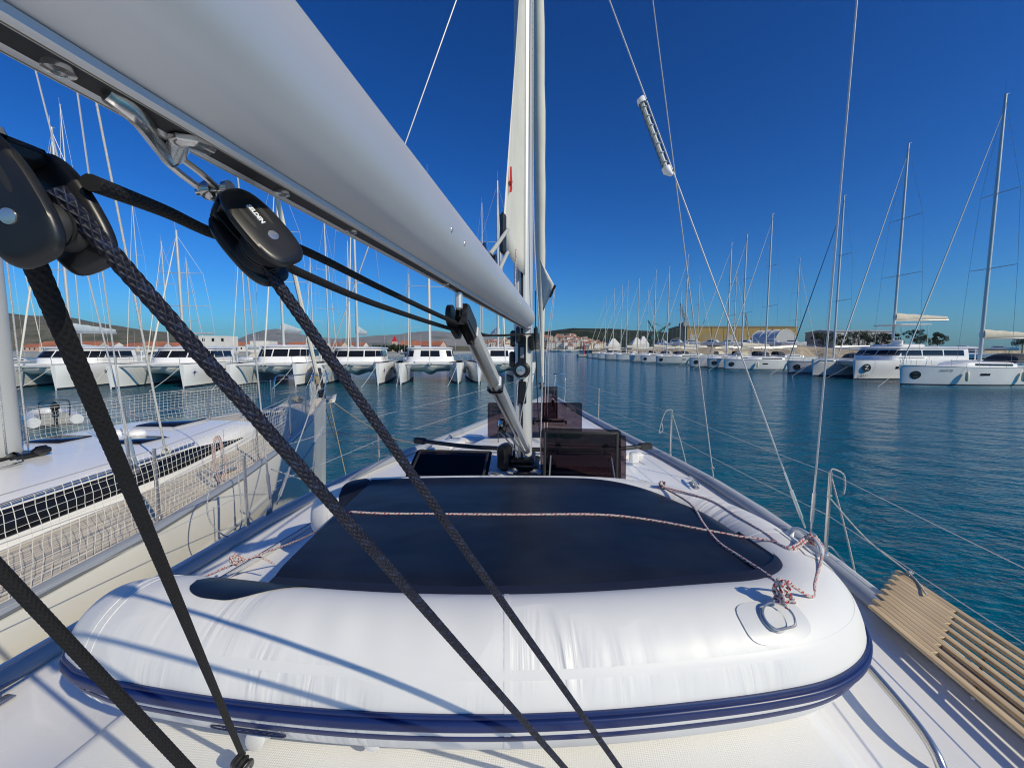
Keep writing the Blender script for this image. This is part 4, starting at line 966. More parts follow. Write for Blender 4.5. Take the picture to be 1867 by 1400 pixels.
# topping lift, halyards
h0 = atz(1302, 880, SH(4.5) + .02); h1 = CAM + (ray(1190, 0)) * 4.2
hv = h1 - h0; pm = h0.lerp(h1, .72)
o = rope('spare_halyard', spline([h0, h0 + hv * .012, pm + Vector((.0, 0, 0)), h1, h0 + hv * 1.6], 4), .0062, ROPEF, step=.02, n=8); tag(o, 'white flecked halyard made fast to the starboard rail', 'rope', 'halyards')
knot('halyard_knot', h0 + hv.normalized() * .16, .022, .005, 31, ROPEF, o, 16)
knot('halyard_knot', h0 + hv.normalized() * .02, .020, .005, 32, ROPEF, o, 14)
xs = [(972, 0, 973, 400), ]
def mast_line(name, label, pts, r, m): o = rope(name, spline(pts, 5), r, m, step=.03, n=8); return tag(o, label, 'rope', 'halyards')
mast_line('mast_halyard', 'white flecked halyard down the starboard side of the mast', [aty(971, -40, MF - .12), aty(973, 400, MF - .14), aty(985, 620, MF - .13), aty(988, 700, MF - .12), aty(986, 790, MF - .10), drop(.13, MF - .06, .05)], .0062, ROPEF)
mast_line('mast_halyard', 'black halyard beside the mast above the open hatch', [aty(976, 530, MF - .05), aty(977, 640, MF - .05), aty(984, 790, MF - .05), drop(.2, MF, .03)], .005, ROPEK)
mast_line('mast_halyard', 'white halyard from the mast winch to the mast foot', [aty(946, 670, MF - .23), aty(944, 700, MF - .22), aty(938, 790, MF - .25), aty(934, 830, MF - .28)], .0048, ROPEF)
mast_line('mast_halyard', 'white halyard on the winch drum, led to the port block', [aty(966, 682, MF - .23), aty(958, 720, MF - .23), aty(948, 770, MF - .24), aty(944, 835, MF - .3)], .0048, ROPEF)
mast_line('mast_halyard', 'black line down the port side of the mast', [aty(938, 600, MF - .05), aty(938, 700, MF - .05), aty(936, 800, MF - .05)], .006, ROPEK)
for k, dx in enumerate((0, 5)):
    o = rope('jib_sheet', spline([B + Vector((0, 0, -.02)) - Vector((dx * .004, 0, .05)), aty(1001 - dx, 640, 8.2), aty(999 - dx, 720, 6.6), aty(997 - dx, 800, 5.2)], 6), .0055, ROPER if k else ROPEF, step=.05, n=6)
    tag(o, 'red-flecked jib sheet hanging from the jib clew' if k else 'white jib sheet hanging from the jib clew', 'rope', 'jib sheets')
oc = [Vector((0, clew.y + .01, clew.z + dz)) for dz in (.05, -.08)]; ob = [atx(893, 462, .0), atx(908, 488, .0)]
for k in range(2):
    ob[k] = Vector((.0, ob[k].y, BZ + BB + (.055 if k == 0 else .02)))
    o = rope('outhaul_rope', [oc[k], ob[k]], .011, ROPEW, step=.05, n=8, ); tag(o, ('upper' if k == 0 else 'lower') + ' white outhaul line from the sail clew to the boom', 'rope', 'outhaul lines')
oh = thing('outhaul_block', 'small black outhaul block on top of the boom', 'pulley block', (0, ob[0].y - .03, BZ + BB))
for dx, dz, r_ in ((-.02, .045, .045), (.015, .02, .04)):
    mb = MB(); mb.lathe([(0, -.014), (r_, -.014), (r_ * .8, 0), (r_, .014), (0, .014)], (dx, dx * 2.4, dz), 18, Matrix.Rotation(R(90), 3, 'Y')); mb.build('sheave', BLACK, oh)
mb = MB(); mb.box((0, 0, .006), (.05, .16, .03), bev=.008); mb.build('outhaul_car', BLACK, oh)
mb = MB(); mb.tube([(0, ob[1].y - ob[0].y + .05, .0), (0, ob[1].y - ob[0].y + .08, .04)], .012, 8); mb.build('end_stop', ALUW, oh)
o = rope('reef_line', [atx(941, 455, -.01), atx(939, 528, -.01)], .0055, ROPER, step=.04, n=6); tag(o, 'red and white line beside the mast just above the boom', 'rope')
# radar reflector on the lower shroud
sA, sB = cpR + Vector((0, .10, .05)), Vector((.09, MF, 8.0)); sdv = (sB - sA).normalized()
def on_shroud(py):
    best = min((i / 2000 for i in range(2000)), key=lambda u: abs(proj(sA.lerp(sB, u))[1] - py)); return sA.lerp(sB, best)
def proj(p):
    v = Vector(p) - CAM; d = v.dot(_F); return 933.5 + FPX * v.dot(_R) / d, 700 - FPX * v.dot(_U) / d
r0, r1 = on_shroud(306), on_shroud(190); off = (_R * -1 * .046)
rr_t = thing('radar_reflector', 'clear tubular radar reflector strapped to the starboard shroud', 'radar reflector', r0)
mb = MB(); a, b = r0 + off - r0, r1 + off - r0; mb.tube([a, a.lerp(b, .5), b], .030, 14); mb.build('clear_tube', CLEAR, rr_t)
mb = MB()
for i in range(7):
    p = a.lerp(b, (i + .5) / 7); mb.tube([p - sdv * .003, p + sdv * .003], .026, 10)
mb.tube([a, b], .017, 8); q1 = sdv.orthogonal().normalized()
for s in (-1, 1): mb.tube([a + q1 * s * .02, b + q1 * s * .02], .006, 4)
mb.build('reflector_plates', WHITEP, rr_t)
for e, s in ((a, -1), (b, 1)):
    mb = MB(); mb.tube([e, e + sdv * s * .03, e + sdv * s * .07 - off * .6], [.037, .036, .014], 12); c_ = mb.build('end_cap', WHITEP, rr_t)
    mb = MB(); mb.tube([e + sdv * s * .02 - off * .55, e + sdv * s * .035 - off * 1.05], .010, 6); mb.build('cable_tie', BLACK, c_)
# ================================================================== WOODEN GANGWAY on the starboard side
def wood():
    m = bpy.data.materials.new('varnished_wood'); m.use_nodes = True; n = m.node_tree.nodes; l = m.node_tree.links; b = n['Principled BSDF']
    b.inputs['Roughness'].default_value = .5; tc = n.new('ShaderNodeTexCoord'); mp = n.new('ShaderNodeMapping'); mp.inputs['Scale'].default_value = (60, 3, 40)
    q = n.new('ShaderNodeTexNoise'); q.inputs['Scale'].default_value = 1; q.inputs['Detail'].default_value = 6; l.new(tc.outputs['Object'], mp.inputs[0]); l.new(mp.outputs[0], q.inputs['Vector'])
    oi = n.new('ShaderNodeObjectInfo'); cr = n.new('ShaderNodeValToRGB'); e = cr.color_ramp.elements
    e[0].position = .3; e[0].color = (.48, .335, .175, 1); e[1].position = .7; e[1].color = (.71, .545, .33, 1)
    l.new(q.outputs['Fac'], cr.inputs[0]); hv = n.new('ShaderNodeHueSaturation'); rg = n.new('ShaderNodeMapRange'); rg.inputs['To Min'].default_value = .86; rg.inputs['To Max'].default_value = 1.14
    l.new(oi.outputs['Random'], rg.inputs['Value']); l.new(rg.outputs[0], hv.inputs['Value']); l.new(cr.outputs[0], hv.inputs['Color']); l.new(hv.outputs[0], b.inputs['Base Color']); return m
WOODM = wood()
gz = 3.2 - 1.40; gA = atz(1589, 1109, gz); gB = atz(1644, 1037, gz)
gang = thing('wooden_gangway', 'folded slatted wooden gangway lying along the starboard rail', 'gangway', gA)
NS = 8; wS = (gB - gA); perp = Vector((1, 0.0, 0)); wS_x = wS.x
sw = wS_x / NS
slat_long = None
for i in range(NS):
    x = (i + .5) * sw; yend = wS.y * (i + .5) / NS
    for nm, L_, wd, hgt, y1 in (('slat', 2.6, sw * .50, .016, yend), ('spacer', .34, sw * .497, .016, yend - .010)):
        if nm == 'spacer' and i == NS - 1: continue
        xx = x - sw * .25 if nm == 'slat' else x + sw * .25
        mb = MB(); mb.box((0, -L_ / 2, 0), (wd, L_, hgt), bev=.0015); o = mb.build(nm, WOODM, gang, smooth=False); o.location = (xx, y1, (-.002 if nm == 'slat' else -.0025))
for y in (-.55, -1.5):
    mb = MB(); mb.tube([(0.0, y + .0, -.020), (wS_x, y + wS.y, -.020)], .007, 8); mb.build('cross_rod', STEEL, gang)
# lashing of the gangway and fender lanyards
s1 = sb[0]; s1t = tops_s[0]
gt = atz(1658, 1045, gz + .02)
o = rope('gangway_lashing', spline([s1 + Vector((0, 0, .42)), s1.lerp(gt, .5) + Vector((0, 0, .17)), gt, atz(1690, 1085, gz + .02)], 8), .005, ROPEW, step=.015, n=8); tag(o, 'white cord from stanchion to the wooden gangway', 'rope')
knot('cord_knot', gt, .022, .004, 41, ROPEW, o, 12); knot('cord_knot', s1 + Vector((0, 0, .43)), .022, .004, 42, ROPEW, o, 14)
def lanyard(label, top, pts, grp='white cords on the stanchions'):
    o = rope('lanyard', spline(pts, 8), .0062, ROPEF, step=.012, n=8); return tag(o, label, 'rope', grp)
T1 = s1t
lanyard('white cord hooked over the nearest starboard stanchion, its end hanging free', T1, [T1 + Vector((0, 0, -.05)), T1 + Vector((0, 0, .015)), T1 + _R * .04 + Vector((0, 0, .012)), T1 + _R * .09 + Vector((0, 0, -.02)), T1 + _R * .105 + Vector((0, 0, -.09)), T1 + _R * .10 + Vector((0, 0, -.16))])
T2 = tops_s[1]
lanyard('white cord looped over the second starboard stanchion', T2, [T2 + Vector((0, 0, -.06)), T2 + Vector((0, 0, .015)), T2 - _R * .07 + Vector((0, 0, .01)), T2 - _R * .12 + Vector((0, 0, -.10)), T2 - _R * .155 + Vector((0, 0, -.27)), T2 - _R * .11 + Vector((0, 0, -.24)), T2 - _R * .13 + Vector((0, 0, -.14))])
def fender(label, top, r, L_, m, rope_from=None, grp='fenders'):
    t = thing('fender', label, 'fender', top, 0, grp)
    mb = MB(); prof = [(0, 0), (.35 * r, 0), (.42 * r, -.05), (.55 * r, -.08)] + [(r * math.sin(R(a)) * .98 + .02 * r, -.08 - r * (1 - math.cos(R(a)))*.9) for a in (45, 65, 90)] + [(r, -L_ + r), (r * .85, -L_ + .45 * r), (r * .5, -L_ + .1 * r), (0, -L_)]
    mb.lathe(prof, (0, 0, 0), 18); mb.build('fender_body', m, t)
    if rope_from is not None:
        rope('fender_line', spline([Vector(rope_from) - Vector(top), (Vector(rope_from) - Vector(top)) * .5 + Vector((.01, .01, 0)), Vector((0, 0, -.01))], 6), .006, ROPEF, t, step=.02, n=6)
    return t
f1 = Vector((HB(sb[0].y) + .13, sb[0].y - .05, 1.62)); fender('navy fender outside the rail below the nearest starboard stanchion', f1, .14, .62, FENDB, s1t - Vector((0, 0, .02)))
rope('fender_line_tail', spline([f1, s1 + Vector((.05, .02, .05)), s1 + Vector((-.02, 0, .02))], 6), .006, ROPEF, bpy.data.objects[bpy.context.scene.objects[-1].name].parent if False else None, step=.02, n=6)
tl = bpy.data.objects['fender_line_tail']; tag(tl, 'white cord end at the foot of the nearest starboard stanchion', 'rope', 'white cords on the stanchions')
f2 = Vector((HB(sb[1].y) + .13, sb[1].y - .1, 1.72)); fender('navy fender outside the rail below the second starboard stanchion', f2, .13, .60, FENDB, T2 - Vector((0, 0, .02)))
f3 = Vector((-(HB(4.2) + .16), 4.35, 1.50)); fender('cream fender squeezed between the two yachts by the port shrouds', f3, .16, .75, FENDW, pbs[0] + Vector((0, .3, .4)))
f4 = Vector((-(HB(5.6) + .18), 5.7, 1.35)); fender('navy fender on the port bow beside the neighbouring hull', f4, .14, .7, FENDB, pbs[1] + Vector((0, -.2, .3)))
# cord hanging in a long loop on the port stanchion
P0 = tops_p[0]
o = rope('hanging_cord', spline([P0 + Vector((0, 0, -.02)), P0 + Vector((-.02, -.25, -.05)), P0 + Vector((-.03, -.33, -.35)), P0 + Vector((0, -.2, -.58)), P0 + Vector((0, -.06, -.52)), P0 + Vector((-.02, -.05, -.1))], 8), .005, ROPEF, step=.015, n=8)
tag(o, 'white cord hanging in a loop from the port stanchion', 'rope', 'white cords on the stanchions')
# gulls far off
# ================================================================== NEIGHBOURING YACHT to port
NB = Vector((-5.2, 8.9, 0)); NH = R(4.5)
ngh = thing('moored_yacht', 'cream sailing yacht close alongside to port with white netting on its lifelines', 'sailing yacht', NB, NH)
NT = [(0, .02), (.25, .13), (.5, .22), (1, .42), (2, .82), (3, 1.2), (4.1, 1.55), (5.3, 1.84), (6.5, 2.03), (7.5, 2.1), (9.5, 2.1), (13, 1.9)]
def nb(d): return interp(NT, d)
def nz_(d): return 1.80 + .20 * max(0, 1 - d / 7.5) ** 1.5
ds = [i * .13 for i in range(101)]
mb = MB(); rings = []
for d in ds:
    b, z = nb(d), nz_(d); q = max(0, 1 - d / 6.0); ring = []
    for zz, k in ((-.35, .3), (-.05, .66), (.12, .74), (.5, .84), (1.0, .93), (1.4, .98), (z - .10, 1.0), (z, 1.0)):
        ring.append((-(b * lerp(k, k ** 1.8, q)), -d - .16 * (1 - zz / z) * max(0, 1 - d), zz))
    rings.append(ring + [(-x, y, w_) for x, y, w_ in ring[::-1]])
mb.loft(rings, closed=False); mb.add(rings[-1], [tuple(range(15, -1, -1))]); mb.build('hull', CREAMH, ngh)
def ndz(x, d): b = nb(d); return nz_(d) + .02 + .07 * (1 - (x / max(.05, b)) ** 2)
mb = MB(); g = []
for d in ds:
    b = nb(d) - .005; g.append([(lerp(-b, b, k / 12), -d, ndz(lerp(-b, b, k / 12), d) - (.03 if k in (0, 12) else 0)) for k in range(13)])
mb.loft(g, closed=False)
def teak():
    m = mat('planked_deck', (.60, .54, .45), .75, var=.08, vs=3); n = m.node_tree.nodes; l = m.node_tree.links; b = n['Principled BSDF']
    tc = n.new('ShaderNodeTexCoord'); sp = n.new('ShaderNodeSeparateXYZ'); l.new(tc.outputs['Object'], sp.inputs[0])
    def M(op, a, c): q = n.new('ShaderNodeMath'); q.operation = op; l.new(a, q.inputs[0]); q.inputs[1].default_value = c; return q.outputs[0]
    k = M('LESS_THAN', M('FRACT', M('MULTIPLY', sp.outputs['X'], 15.5), 1.0), .10); mx = n.new('ShaderNodeMix'); mx.data_type = 'RGBA'; old = b.inputs['Base Color'].links[0].from_socket
    l.new(old, mx.inputs['A']); mx.inputs['B'].default_value = (.22, .19, .16, 1); l.new(k, mx.inputs['Factor']); l.new(mx.outputs['Result'], b.inputs['Base Color']); return m
TEAK = teak(); mb.build('deck', TEAK, ngh)
for s in (-1, 1):
    mb = MB(); mb.tube([(s * (nb(d) - .035), -d, nz_(d) + .035) for d in ds if d > .12], .042, 8, flat=.8); mb.build('toe_rail', TOE, ngh)
    mb = MB(); mb.tube([(s * (nb(d) * .985 + .004), -d, 1.38 + .12 * max(0, 1 - d / 7.5)) for d in ds if d > .5], .016, 6, flat=.5); mb.build('hull_rubbing_strip', TOE, ngh)
# coachroof
def cw(d): return interp([(2.7, .42), (3.3, .75), (4.2, 1.02), (5.5, 1.22), (7, 1.32), (10, 1.32)], d)
def chh(d): return .29 * smooth((d - 2.6) / 1.5) ** .8 + .05 * smooth((d - 4) / 4)
def nroof(d, u):
    """u -1..1 across: returns point on coachroof surface"""
    w_, h = cw(d), chh(d); a = u * math.pi / 2; x = w_ * math.copysign(abs(math.sin(a)) ** .55, math.sin(a)); z = h * abs(math.cos(a)) ** .36
    return Vector((x, -d, ndz(min(w_, nb(d)), d) - .01 + z))
mb = MB(); mb.loft([[nroof(d, -1 + 2 * k / 32) for k in range(33)] for d in [2.62 + i * .12 for i in range(63)]], closed=False)
croof = mb.build('coachroof', WHITE, ngh, angle=60)
for s in (-1, 1):
    # long dark window following the coachroof side
    g = []
    for i in range(31):
        d = 4.15 + i * (9.9 - 4.15) / 30; k = smooth((d - 4.1) / 1.2); ua, ub = lerp(.90, .955, 1 - k), lerp(.80, .93, 1 - k) - .0
        row = [nroof(d, s * lerp(lerp(.96, .986, k), lerp(.95, .70, k), j / 6)) for j in range(7)]
        g.append([p + Vector((s * .006, 0, .003)) for p in row])
    mb = MB(); mb.loft(g, closed=False); mb.build('cabin_window', DARKG, croof)
    mb = MB(); mb.tube([nroof(d, s * .70) + Vector((0, 0, .04 + .0 * d)) for d in [5.0 + i * .3 for i in range(14)]], .012, 6); mb.build('grab_rail', STEEL, croof)
for d, x, wd, ln in ((4.15, 0.05, .52, .52), (5.05, .45, .40, .34), (5.05, -.45, .40, .34), (6.9, .5, .45, .4), (2.2, .0, .5, .5)):
    zc = (nroof(d, 0).z if d > 2.6 else ndz(0, d)) ; sl = (nroof(d + .1, 0).z - nroof(d - .1, 0).z) / .2 if d > 3 else 0
    mb = MB(); mb.box((x, -d, zc + .022 - abs(x) * .05), (wd, ln, .030), M=Matrix.Rotation(-math.atan(sl), 3, 'X'), bev=.008); o = mb.build('deck_hatch', DARKG, croof)
    mb = MB(); mb.box((x, -d, zc + .008 - abs(x) * .05), (wd + .05, ln + .05, .030), M=Matrix.Rotation(-math.atan(sl), 3, 'X'), bev=.01); mb.build('hatch_frame', ALU, o)
for d, x in ((4.7, -.1), (4.72, .12), (6.3, .35)):
    mb = MB(); p = nroof(d, 0); mb.lathe([(0, 0), (.09, 0), (.085, .03), (.05, .05), (0, .055)], (x, -d, p.z), 14); mb.build('deck_vent', WHITE, croof)
# mast and rig
nmz = nroof(5.9, 0).z
mb = MB(); mb.loft([oval(0, -5.9, z, .115, .155, e=2.2) for z in (nmz - .02, 8, 20)]); nm = mb.build('mast', ALUW, ngh)
mb = MB(); mb.box((0, -5.9, nmz + .02), (.34, .44, .06), bev=.015); mb.build('mast_collar', BLACK, nm)
for s in (-1, 1):
    mb = MB(); mb.tube([(s * .1, -5.9, 9), (s * 1.15, -6.2, 9.05)], [.045, .03], 8); mb.build('spreader', ALUW, nm)
for a, b in (((.135, -5.78, nmz + .1), (.13, -5.86, 14)), ((.15, -5.95, nmz + .1), (.14, -5.95, 14))):
    o = rope('halyard', [a, b], .007, ROPEF, nm, step=.3, n=6)
for k, (x, d) in enumerate(((.16, 5.7), (.22, 5.95), (-.2, 6.0), (.1, 6.2))):
    mb = MB(); mb.box((x, -d, nmz + .05), (.10, .14, .09), rz=k, bev=.03); mb.build('deck_organiser', BLACK, nm)
for k in range(3):
    mb = MB(); mb.tube([(.25 + .05 * k, -6.0, nmz + .04), (.55 + .08 * k, -7.8, nroof(7.8, .4).z + .02)], .007, 5); mb.build('control_line', ROPEW, ngh)
chp = ngh.matrix_basis.inverted() @ atz(238, 858, 2.10)
for a, b, nm_ in ((chp, Vector((1.15, -6.2, 9.05)), 'cap_shroud'), (chp + Vector((0, .06, 0)), Vector((.1, -5.85, 8.6)), 'lower_shroud'), (Vector((-chp.x, chp.y, chp.z)), Vector((-1.15, -6.2, 9.05)), 'cap_shroud')):
    mb = MB(); mb.tube([a, b], .0065, 6); o = mb.build(nm_, WIRE, ngh)
    dv = (b - a).normalized(); mb = MB(); mb.tube([a, a + dv * .3], .014, 8); mb.build('turnbuckle', STEEL, o)
mb = MB(); mb.box(chp - Vector((0, 0, .05)), (.05, .16, .16), bev=.02); mb.build('chainplate', STEEL, ngh)
hp = ngh.matrix_basis.inverted() @ atz(303, 830, 2.22)
rope('halyard', [hp, Vector((.13, -5.8, 13))], .009, ROPEW, ngh, step=.3, n=8); knot('halyard_knot', hp + Vector((0, 0, .05)), .05, .009, 51, ROPEW, ngh, 14)
mb = MB(); mb.tube([(0, -.15, nz_(0) + .1), (0, -5.6, 18)], .045, 8); mb.build('furled_jib', SAIL, ngh)
mb = MB(); mb.tube([(0, -.12, nz_(0) + .05), (0, -.3, nz_(0) + .75)], .075, 10); mb.build('furler_bag', CANVAS, ngh)
mb = MB(); mb.tube([(0, -6.05, nmz + 1.15), (-.1, -10.5, nmz + 1.25)], .10, 12); mb.build('boom', ALUW, ngh)
# stanchions, wires, netting
sts = [1.3, 2.4, 3.5, 4.75, 6.35, 8.0, 9.6]
for s in (-1, 1):
    for d in sts:
        mb = MB(); x = s * (nb(d) - .09); mb.tube([(x, -d, nz_(d)), (x, -d, nz_(d) + .62)], .013, 8); o = mb.build('stanchion', STEEL, ngh)
        mb = MB(); mb.lathe([(0, 0), (.04, 0), (.035, .015), (.018, .03), (.018, .07), (0, .07)], (x, -d, nz_(d) + .02), 10); mb.build('stanchion_base', STEEL, o)
    for dz in (.31, .61):
        mb = MB(); mb.tube([(s * (nb(d) - .09), -d, nz_(d) + dz) for d in [.7] + sts], .0035, 5); mb.build('lifeline', WIRE, ngh)
    # netting: each strand a thin cord
    NC = 12; cell = .052; mb = MB(); P = {}; cols = int((8.6 - 1.2) / cell)
    if s < 0: cols = int((6.6 - 1.2) / cell)
    for i in range(cols + 1):
        d = 1.2 + i * cell
        for j in range(NC + 1):
            v = j / NC; w1 = noise.noise(Vector((i * .35, j * .5, s * 9))); w2 = noise.noise(Vector((i * .3 + 50, j * .4, s * 3)))
            sag = .05 * math.sin(v * math.pi) * (1 + .6 * math.sin(d * 2.1))
            P[i, j] = Vector((s * (nb(d) - .09 + sag * .4 + .012 * w1), -d + .016 * w2, nz_(d) + .05 + v * .56 - (.02 * (1 - math.cos(d * 3.9)) if j == NC else 0) + .008 * w1))
    def strand(a, b):
        t = (b - a); 
        if t.length < 1e-5: return
        u = t.cross(Vector((0.3, 1, .2))).normalized() * .0017; v_ = t.cross(u).normalized() * .0017
        mb.add([a + u, a - u * .5 + v_, a - u * .5 - v_, b + u, b - u * .5 + v_, b - u * .5 - v_], [(0, 1, 4, 3), (1, 2, 5, 4), (2, 0, 3, 5)])
    for i in range(cols + 1):
        for j in range(NC + 1):
            if j < NC: strand(P[i, j], P[i, j + 1])
            if i < cols: strand(P[i, j], P[i + 1, j])
    tag(mb.build('safety_net', NETW, ngh), kind='stuff')
# pulpit and anchor
z0 = nz_(0)
for s in (-1, 1):
    mb = MB(); mb.tube(spline([(s * .02, .12, z0 + .62), (s * .2, -.15, z0 + .63), (s * .36, -.75, z0 + .62), (s * .38, -1.25, z0 + .61), (s * .38, -1.28, z0 + .02)], 6), .013, 8)
    mb.tube([(s * .17, -.2, z0 + .62), (s * .13, -.35, z0 + .03)], .013, 8); mb.tube([(s * .16, -.25, z0 + .32), (s * .37, -1.25, z0 + .32)], .01, 6); mb.build('pulpit_rail', STEEL, ngh)
mb = MB(); mb.tube([(0, -.35, z0 + .07), (0, .25, z0 + .03)], .022, 8); mb.build('anchor_shank', GREY, ngh)
g = [[(-.16, .12, z0 - .06), (0, .16, z0 - .10), (.16, .12, z0 - .06)], [(-.10, .30, z0 - .02), (0, .34, z0 - .05), (.10, .30, z0 - .02)], [(-.02, .52, z0 + .08), (0, .53, z0 + .07), (.02, .52, z0 + .08)]]
o = sheet_mesh('anchor_fluke', g, PATCH, ngh, .014)
mb = MB(); mb.box((0, .02, z0 + .03), (.16, .36, .05), bev=.012); mb.build('bow_roller', STEEL, ngh)
knot('rope_coil', Vector((-.12, -.9, z0 + .12)), .16, .012, 61, ROPET, ngh, 40, .4)
knot('rope_coil', Vector((.03, -.42, z0 + .42)), .085, .010, 62, ROPET, ngh, 46, 3.0)
for a, b, sag in (((.05, .1, z0), (1.6, 4.5, -.05), .4), ((.06, .05, z0), (.35, .25, -.1), .0), ((-.1, .1, z0), (-2.0, 5.0, -.1), .4)):
    A_, B_ = Vector(a), Vector(b); mb = MB(); mb.tube([A_.lerp(B_, i / 10) - Vector((0, 0, sag * math.sin(math.pi * i / 10))) for i in range(11)], .011, 6); mb.build('bow_mooring_line', ROPET, ngh)
# coiled red-flecked line on the netting, hull cleats, forward fender
cpt = ngh.matrix_basis.inverted() @ atz(445, 800, 2.35); cpt.x = nb(-cpt.y) - .08
P_ = [cpt + Vector((.02, .06 * math.cos(t) + .004 * t, -.20 + .22 * math.sin(t))) for t in [k * .5 for k in range(26)]]
o = rope('coiled_line', spline(P_, 3), .006, ROPER, ngh, step=.03, n=6)
mb = MB(); mb.box((nb(5.2) - .25, -5.2, nz_(5.2) + .06), (.05, .3, .03), bev=.01); mb.tube([(nb(5.2) - .25, -5.1, nz_(5.2)), (nb(5.2) - .25, -5.1, nz_(5.2) + .06)], .015, 8); mb.build('mooring_cleat', STEEL, ngh)
# hatch panel line on the topside
q = [];
for k in range(33):
    t = 2 * math.pi * k / 32; yy = 6.75 + .20 * math.copysign(abs(math.cos(t)) ** .5, math.cos(t)); zz = 1.12 + .30 * math.copysign(abs(math.sin(t)) ** .5, math.sin(t)); kx = .93 + .05 * (zz - 1) ; q.append((nb(yy) * kx + .012, -yy, zz))
mb = MB(); mb.tube(q, .006, 5, caps=False); mb.build('topside_panel_trim', WHITEP, ngh)
# ---- grey tender with outboard beyond the neighbour's mast
tp = atz(96, 772, 0); tend = thing('grey_tender', 'grey inflatable tender with black outboard motor beyond the neighbouring mast', 'dinghy', tp, R(60))
P_ = [Vector((-.6, -1.3, .25)), Vector((-.62, .6, .27)), Vector((-.35, 1.3, .33)), Vector((0, 1.5, .36)), Vector((.35, 1.3, .33)), Vector((.62, .6, .27)), Vector((.6, -1.3, .25))]
mb = MB(); mb.tube(spline(P_, 8), .21, 12); mb.build('tender_tube', PATCH, tend)
mb = MB(); mb.box((0, -.1, .14), (.9, 2.4, .06)); mb.box((0, -1.15, .32), (.9, .05, .42), bev=.01); mb.box((0, .1, .42), (.95, .24, .03), bev=.01); mb.build('tender_floor', GREY, tend)
mb = MB(); mb.box((0, -1.35, .86), (.26, .42, .34), bev=.08); mb.box((0, -1.35, .66), (.20, .32, .12), bev=.03); mot = mb.build('outboard_cowl', BLACK, tend)
mb = MB(); mb.box((0, -1.36, .28), (.10, .16, .75), bev=.03); mb.box((0, -1.38, -.15), (.06, .3, .1), bev=.02); mb.tube([(0, -1.15, .75), (.05, -.65, .82)], .02, 8); mb.build('outboard_leg', BLACK, mot)
mb = MB(); mb.tube(spline([(-.4, -1.3, .45), (-.42, -1.45, 1.0), (-.2, -1.5, 1.12), (.3, -1.5, 1.1), (.42, -1.4, .95), (.4, -1.3, .45)], 5), .018, 6); mb.build('tender_arch', BLACK, tend)
# ================================================================== MOORED BOATS
def proj(p):
    v = Vector(p) - CAM; d = v.dot(_F); return 933.5 + FPX * v.dot(_R) / d, 700 - FPX * v.dot(_U) / d
def z_for(x, y, py):
    lo, hi = 0.0, 60.0
    for _ in range(40):
        m = (lo + hi) / 2
        if proj((x, y, m))[1] > py: lo = m
        else: hi = m
    return lo
def heading_rz(h): return math.atan2(-h.x, h.y)
def rig(t, my, mz0, mtop, fs, beam, stay_r=.05, mr=.11, boomL=4.5, boomz=1.3, cover=None, spreaders=2, wires=True, mm=None, jib=None):
    """mast at local y=my standing on mz0, forestay to fs"""
    mm = mm or ALUW
    mb = MB(); mb.tube([(0, my, mz0), (0, my, mz0 + (mtop - mz0) * .7), (0, my, mtop)], [mr, mr * .95, mr * .7], 10); m = mb.build('mast', mm, t)
    mb = MB(); mb.tube([(0, my - .05, mtop), (0, my - .35, mtop + .08)], .03, 5); mb.tube([(0, my + .1, mtop), (0, my + .12, mtop + .9)], .012, 4); mb.build('masthead_gear', mm, m)
    H = mtop - mz0
    for k in range(spreaders):
        z = mz0 + H * (.36 + .28 * k); w_ = beam * (.40 - .08 * k)
        for s in (-1, 1): mb = MB(); mb.tube([(0, my, z), (s * w_, my - .35, z + .08)], [.04, .025], 6); mb.build('spreader', mm, m)
    if wires:
        for s in (-1, 1):
            mb = MB(); z1 = mz0 + H * .36; z2 = mz0 + H * .64
            mb.tube([(s * beam * .47, my - .3, mz0 - .4), (s * beam * .40, my - .35, z1), (s * beam * .32, my - .35, z2), (s * .05, my, mtop - .5)], .014, 4); mb.build('shroud', WIRE, m)
    a, b = Vector(fs), Vector((0, my + .12, mz0 + H * .93))
    mb = MB(); mb.tube([a, a.lerp(b, .06), a.lerp(b, .2), a.lerp(b, .8), b], [.02, stay_r, stay_r * 1.15, stay_r * .7, .015], 8); mb.build('furled_jib', jib or SAIL, t)
    mb = MB(); mb.tube([(0, my - .1, mz0 + boomz), (0, my - boomL, mz0 + boomz + .1)], .10, 8); bo = mb.build('boom', mm, t)
    if cover:
        n = 9; rings = []
        for i in range(n):
            u = i / (n - 1); y = my - .02 - boomL * u * .97; hgt = lerp(.80, .34, u) * (1 + .05 * math.sin(i * 2.7)); w_ = lerp(.24, .13, u) * (1 + .06 * math.sin(i * 1.9)); z = mz0 + boomz + .05 + .1 * u
            rings.append([(w_ * math.cos(2 * math.pi * k / 12), y, z + hgt * .42 + hgt * .55 * math.sin(2 * math.pi * k / 12)) for k in range(12)])
        mb = MB(); mb.loft(rings); mb.build('sail_cover', cover, bo)
    return m
